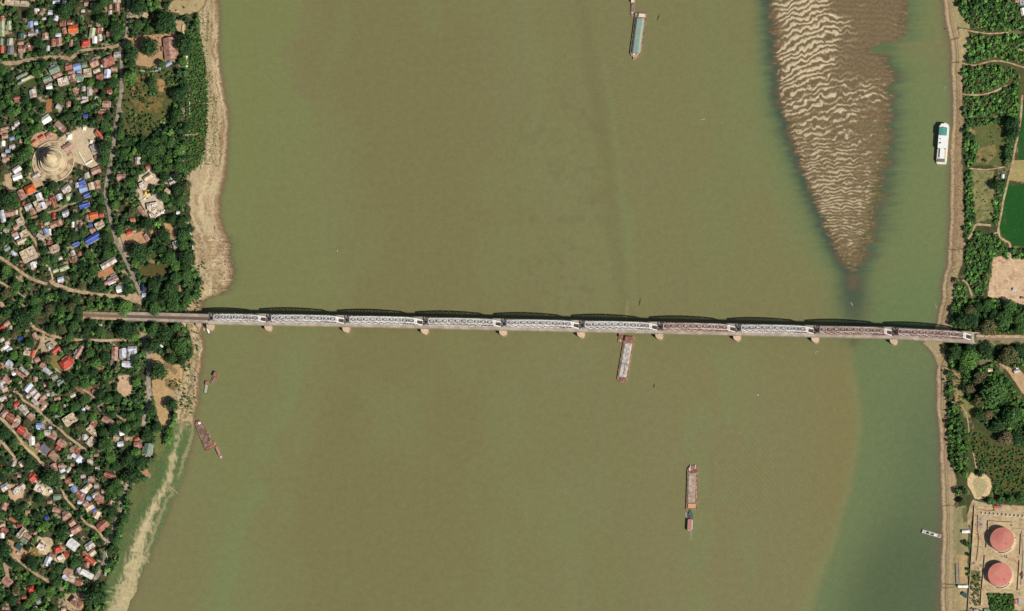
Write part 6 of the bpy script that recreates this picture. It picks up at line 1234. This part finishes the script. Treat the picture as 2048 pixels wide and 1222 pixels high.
scrub(inpoly(GX, GY, [(233, 1040), (246, 1010), (262, 1000), (256, 1040), (246, 1060), (240, 1120), (226, 1150), (216, 1140), (228, 1090)]), 420, 1.8, 4, 212, 265, 995, 1155, 'lmld')
scrub(RZ, 6000, 1.0, 3.0, 1890, 2060, 0, 960, 'mmlldo')
scrub(inpoly(GX, GY, [(1938, 858), (1965, 868), (2000, 890), (2060, 905), (2060, 992), (1990, 990), (1982, 955), (1955, 935)]), 900, .6, 2.6, 1936, 2055, 856, 992, 'mmolm')
scrub(inpoly(GX, GY, [(1976, 1190), (2026, 1190), (2030, 1222), (1982, 1222)]), 260, 1.4, 3.0, 1974, 2032, 1188, 1225, 'mml')
scrub(inpoly(GX, GY, [(1912, 1185), (1962, 1140), (1960, 1222), (1938, 1222)]) & (GX > 1940), 120, 1, 2.2, 1940, 1962, 1140, 1222, 'mo')
scrub(inpoly(GX, GY, [(1906, 690), (1925, 745), (1930, 800), (1925, 860), (1896, 860), (1885, 740)]), 300, .9, 2.2, 1885, 1930, 700, 860, 'mmo')
scrub((GX > 1946) & (GX < 2010) & (GY > 240) & (GY < 450) & (fbm(GX * .07, GY * .07, 441, 2) > .56), 160, .9, 1.8, 1946, 2010, 240, 450, 'mdm')
scrub((GX > 1950) & (GY > 1010) & (fbm(GX * .1, GY * .1, 443, 2) > .6), 120, .7, 1.3, 1950, 2048, 1012, 1190, 'mo')
scrub(BLKT & ~BLK & (GX < 400) & (fbm(GX * .08, GY * .08, 445, 2) > .55) & ~inpoly(GX, GY, [(60, 260), (215, 250), (215, 380), (60, 390)]), 1100, .9, 2.2, 0, 400, 0, 1222, 'mmdl')
merged('scrub', SH, SHRB, 'low green scrub and bushes on the river banks and in clearings', 'scrub')
print('trees', len(TREES), 'scrub', len(SH))
# ================================================================== LABELS THAT SINGLE OUT ONE THING
LMK = [("the big round stupa", 106, 322), ("the long rust riverside hall", 339, 95), ("the white temple court", 306, 412), ("the big blue roof", 185, 476), ("the orange roof up top", 146, 58), ("the large red hipped villa", 132, 725),
       ("the grouped zinc roofs", 255, 712), ("the large white lower house", 145, 1089), ("the pale flat topped block", 139, 838), ("the big green roof", 108, 138), ("the other orange roof", 187, 430), ("the big tan flat roof", 57, 508),
       ("the lone green riverside roof", 296, 899), ("the rocky left spit", 440, 545), ("the left bridge approach", 330, 635), ("the long grey shed", 217, 526), ("the red roof down left", 66, 955), ("the top left corner", 0, 0), ("the bottom left corner", 0, 1222),
       ("the white ferry", 1885, 287), ("the bare sandy lot", 2015, 560), ("the bright green field", 2028, 430), ("the right bridge end", 1945, 675), ("the heart shaped sand patch", 1960, 975), ("the two red tanks", 2002, 1113), ("the top right corner", 2048, 0),
       ("the scrubby upper field", 300, 200), ("the small teal hut", 1929, 1190), ("the grey flat slabs", 46, 875), ("the white twin houses", 34, 345), ("the railway track west end", 173, 629), ("the rust roofed bend", 205, 1050)]
OV = [(339, 96, 'very long rust roofed hall near the upper left river shore'), (146, 58, 'bright orange gabled house in the upper left village'), (188, 430, 'orange gabled house beside the main village road right of the blue roofs'),
      (185, 476, 'largest bright blue roofed house partly under a dark tree'), (132, 725, 'largest bright red hipped villa below the railway woods'), (145, 1089, 'large bright white gabled house in the lower left village'),
      (139, 838, 'large pale flat topped block beside the diagonal lane'), (108, 138, 'big green gabled house just below the upper dirt road'), (57, 508, 'big tan flat roofed block at the left edge village lanes'), (296, 899, 'lone green roofed house at the grassy lower shore'),
      (217, 526, 'long grey shed roofed house beside the main village road'), (66, 955, 'bright red roofed house right of the dark round lane tree'), (34, 338, 'upper of two white gabled houses left of the round stupa'), (34, 353, 'lower of two white gabled houses left of the round stupa'),
      (170.6, 86, 'bright red hipped house just above the upper road junction'), (214, 121, 'large rust red hipped house right of the upper road'), (1932, 1062.6, 'small white flat hut between the river shore and tank wall'), (1929.6, 1189.7, 'teal roofed hut turned askew on the lower right shore'),
      (92.7, 238, 'bright white gabled house above the round stupa'), (60, 377.6, 'orange hipped house with white walls below the round stupa'), (2006, 352.5, 'tiny zinc shed at the field path on the right bank'), (2028.9, 579, 'tiny zinc shed alone on the bare sandy lot')]
ORD = ['nearest', 'second nearest', 'third nearest', 'fourth nearest', 'fifth nearest', 'sixth nearest', 'seventh nearest', 'eighth nearest', 'ninth nearest', 'tenth nearest', 'eleventh nearest', 'twelfth nearest', 'thirteenth nearest', 'fourteenth nearest']
done = set()
for px, py, lb in OV:
    c = min((t for t in ALLTHINGS if t['kind'] != 'tree' and id(t) not in done), key=lambda t: (t['px'] - px) ** 2 + (t['py'] - py) ** 2)
    if math.hypot(c['px'] - px, c['py'] - py) < 7: c['o']['label'] = lb; done.add(id(c))
def direction(dx, dy):
    a = math.degrees(math.atan2(-dy, dx)) % 360
    return ['right of', 'upper right of', 'above', 'upper left of', 'left of', 'lower left of', 'below', 'lower right of'][int((a + 22.5) // 45) % 8]
buckets = {}
for t in ALLTHINGS:
    if id(t) in done: continue
    ds = sorted(LMK, key=lambda l: (l[1] - t['px']) ** 2 + (l[2] - t['py']) ** 2); l = ds[0] if math.hypot(ds[0][1] - t['px'], ds[0][2] - t['py']) > 7 else ds[1]
    d = math.hypot(l[1] - t['px'], l[2] - t['py']); t['d'] = d
    buckets.setdefault((t['desc'], direction(t['px'] - l[1], t['py'] - l[2]), l[0]), []).append(t)
for (desc, dr, l), ts in buckets.items():
    ts.sort(key=lambda t: t['d'])
    for i, t in enumerate(ts):
        t['o']['label'] = '%s %s %s' % (desc, dr, l) + ('' if len(ts) == 1 else ', ' + ORD[min(i, 13)])
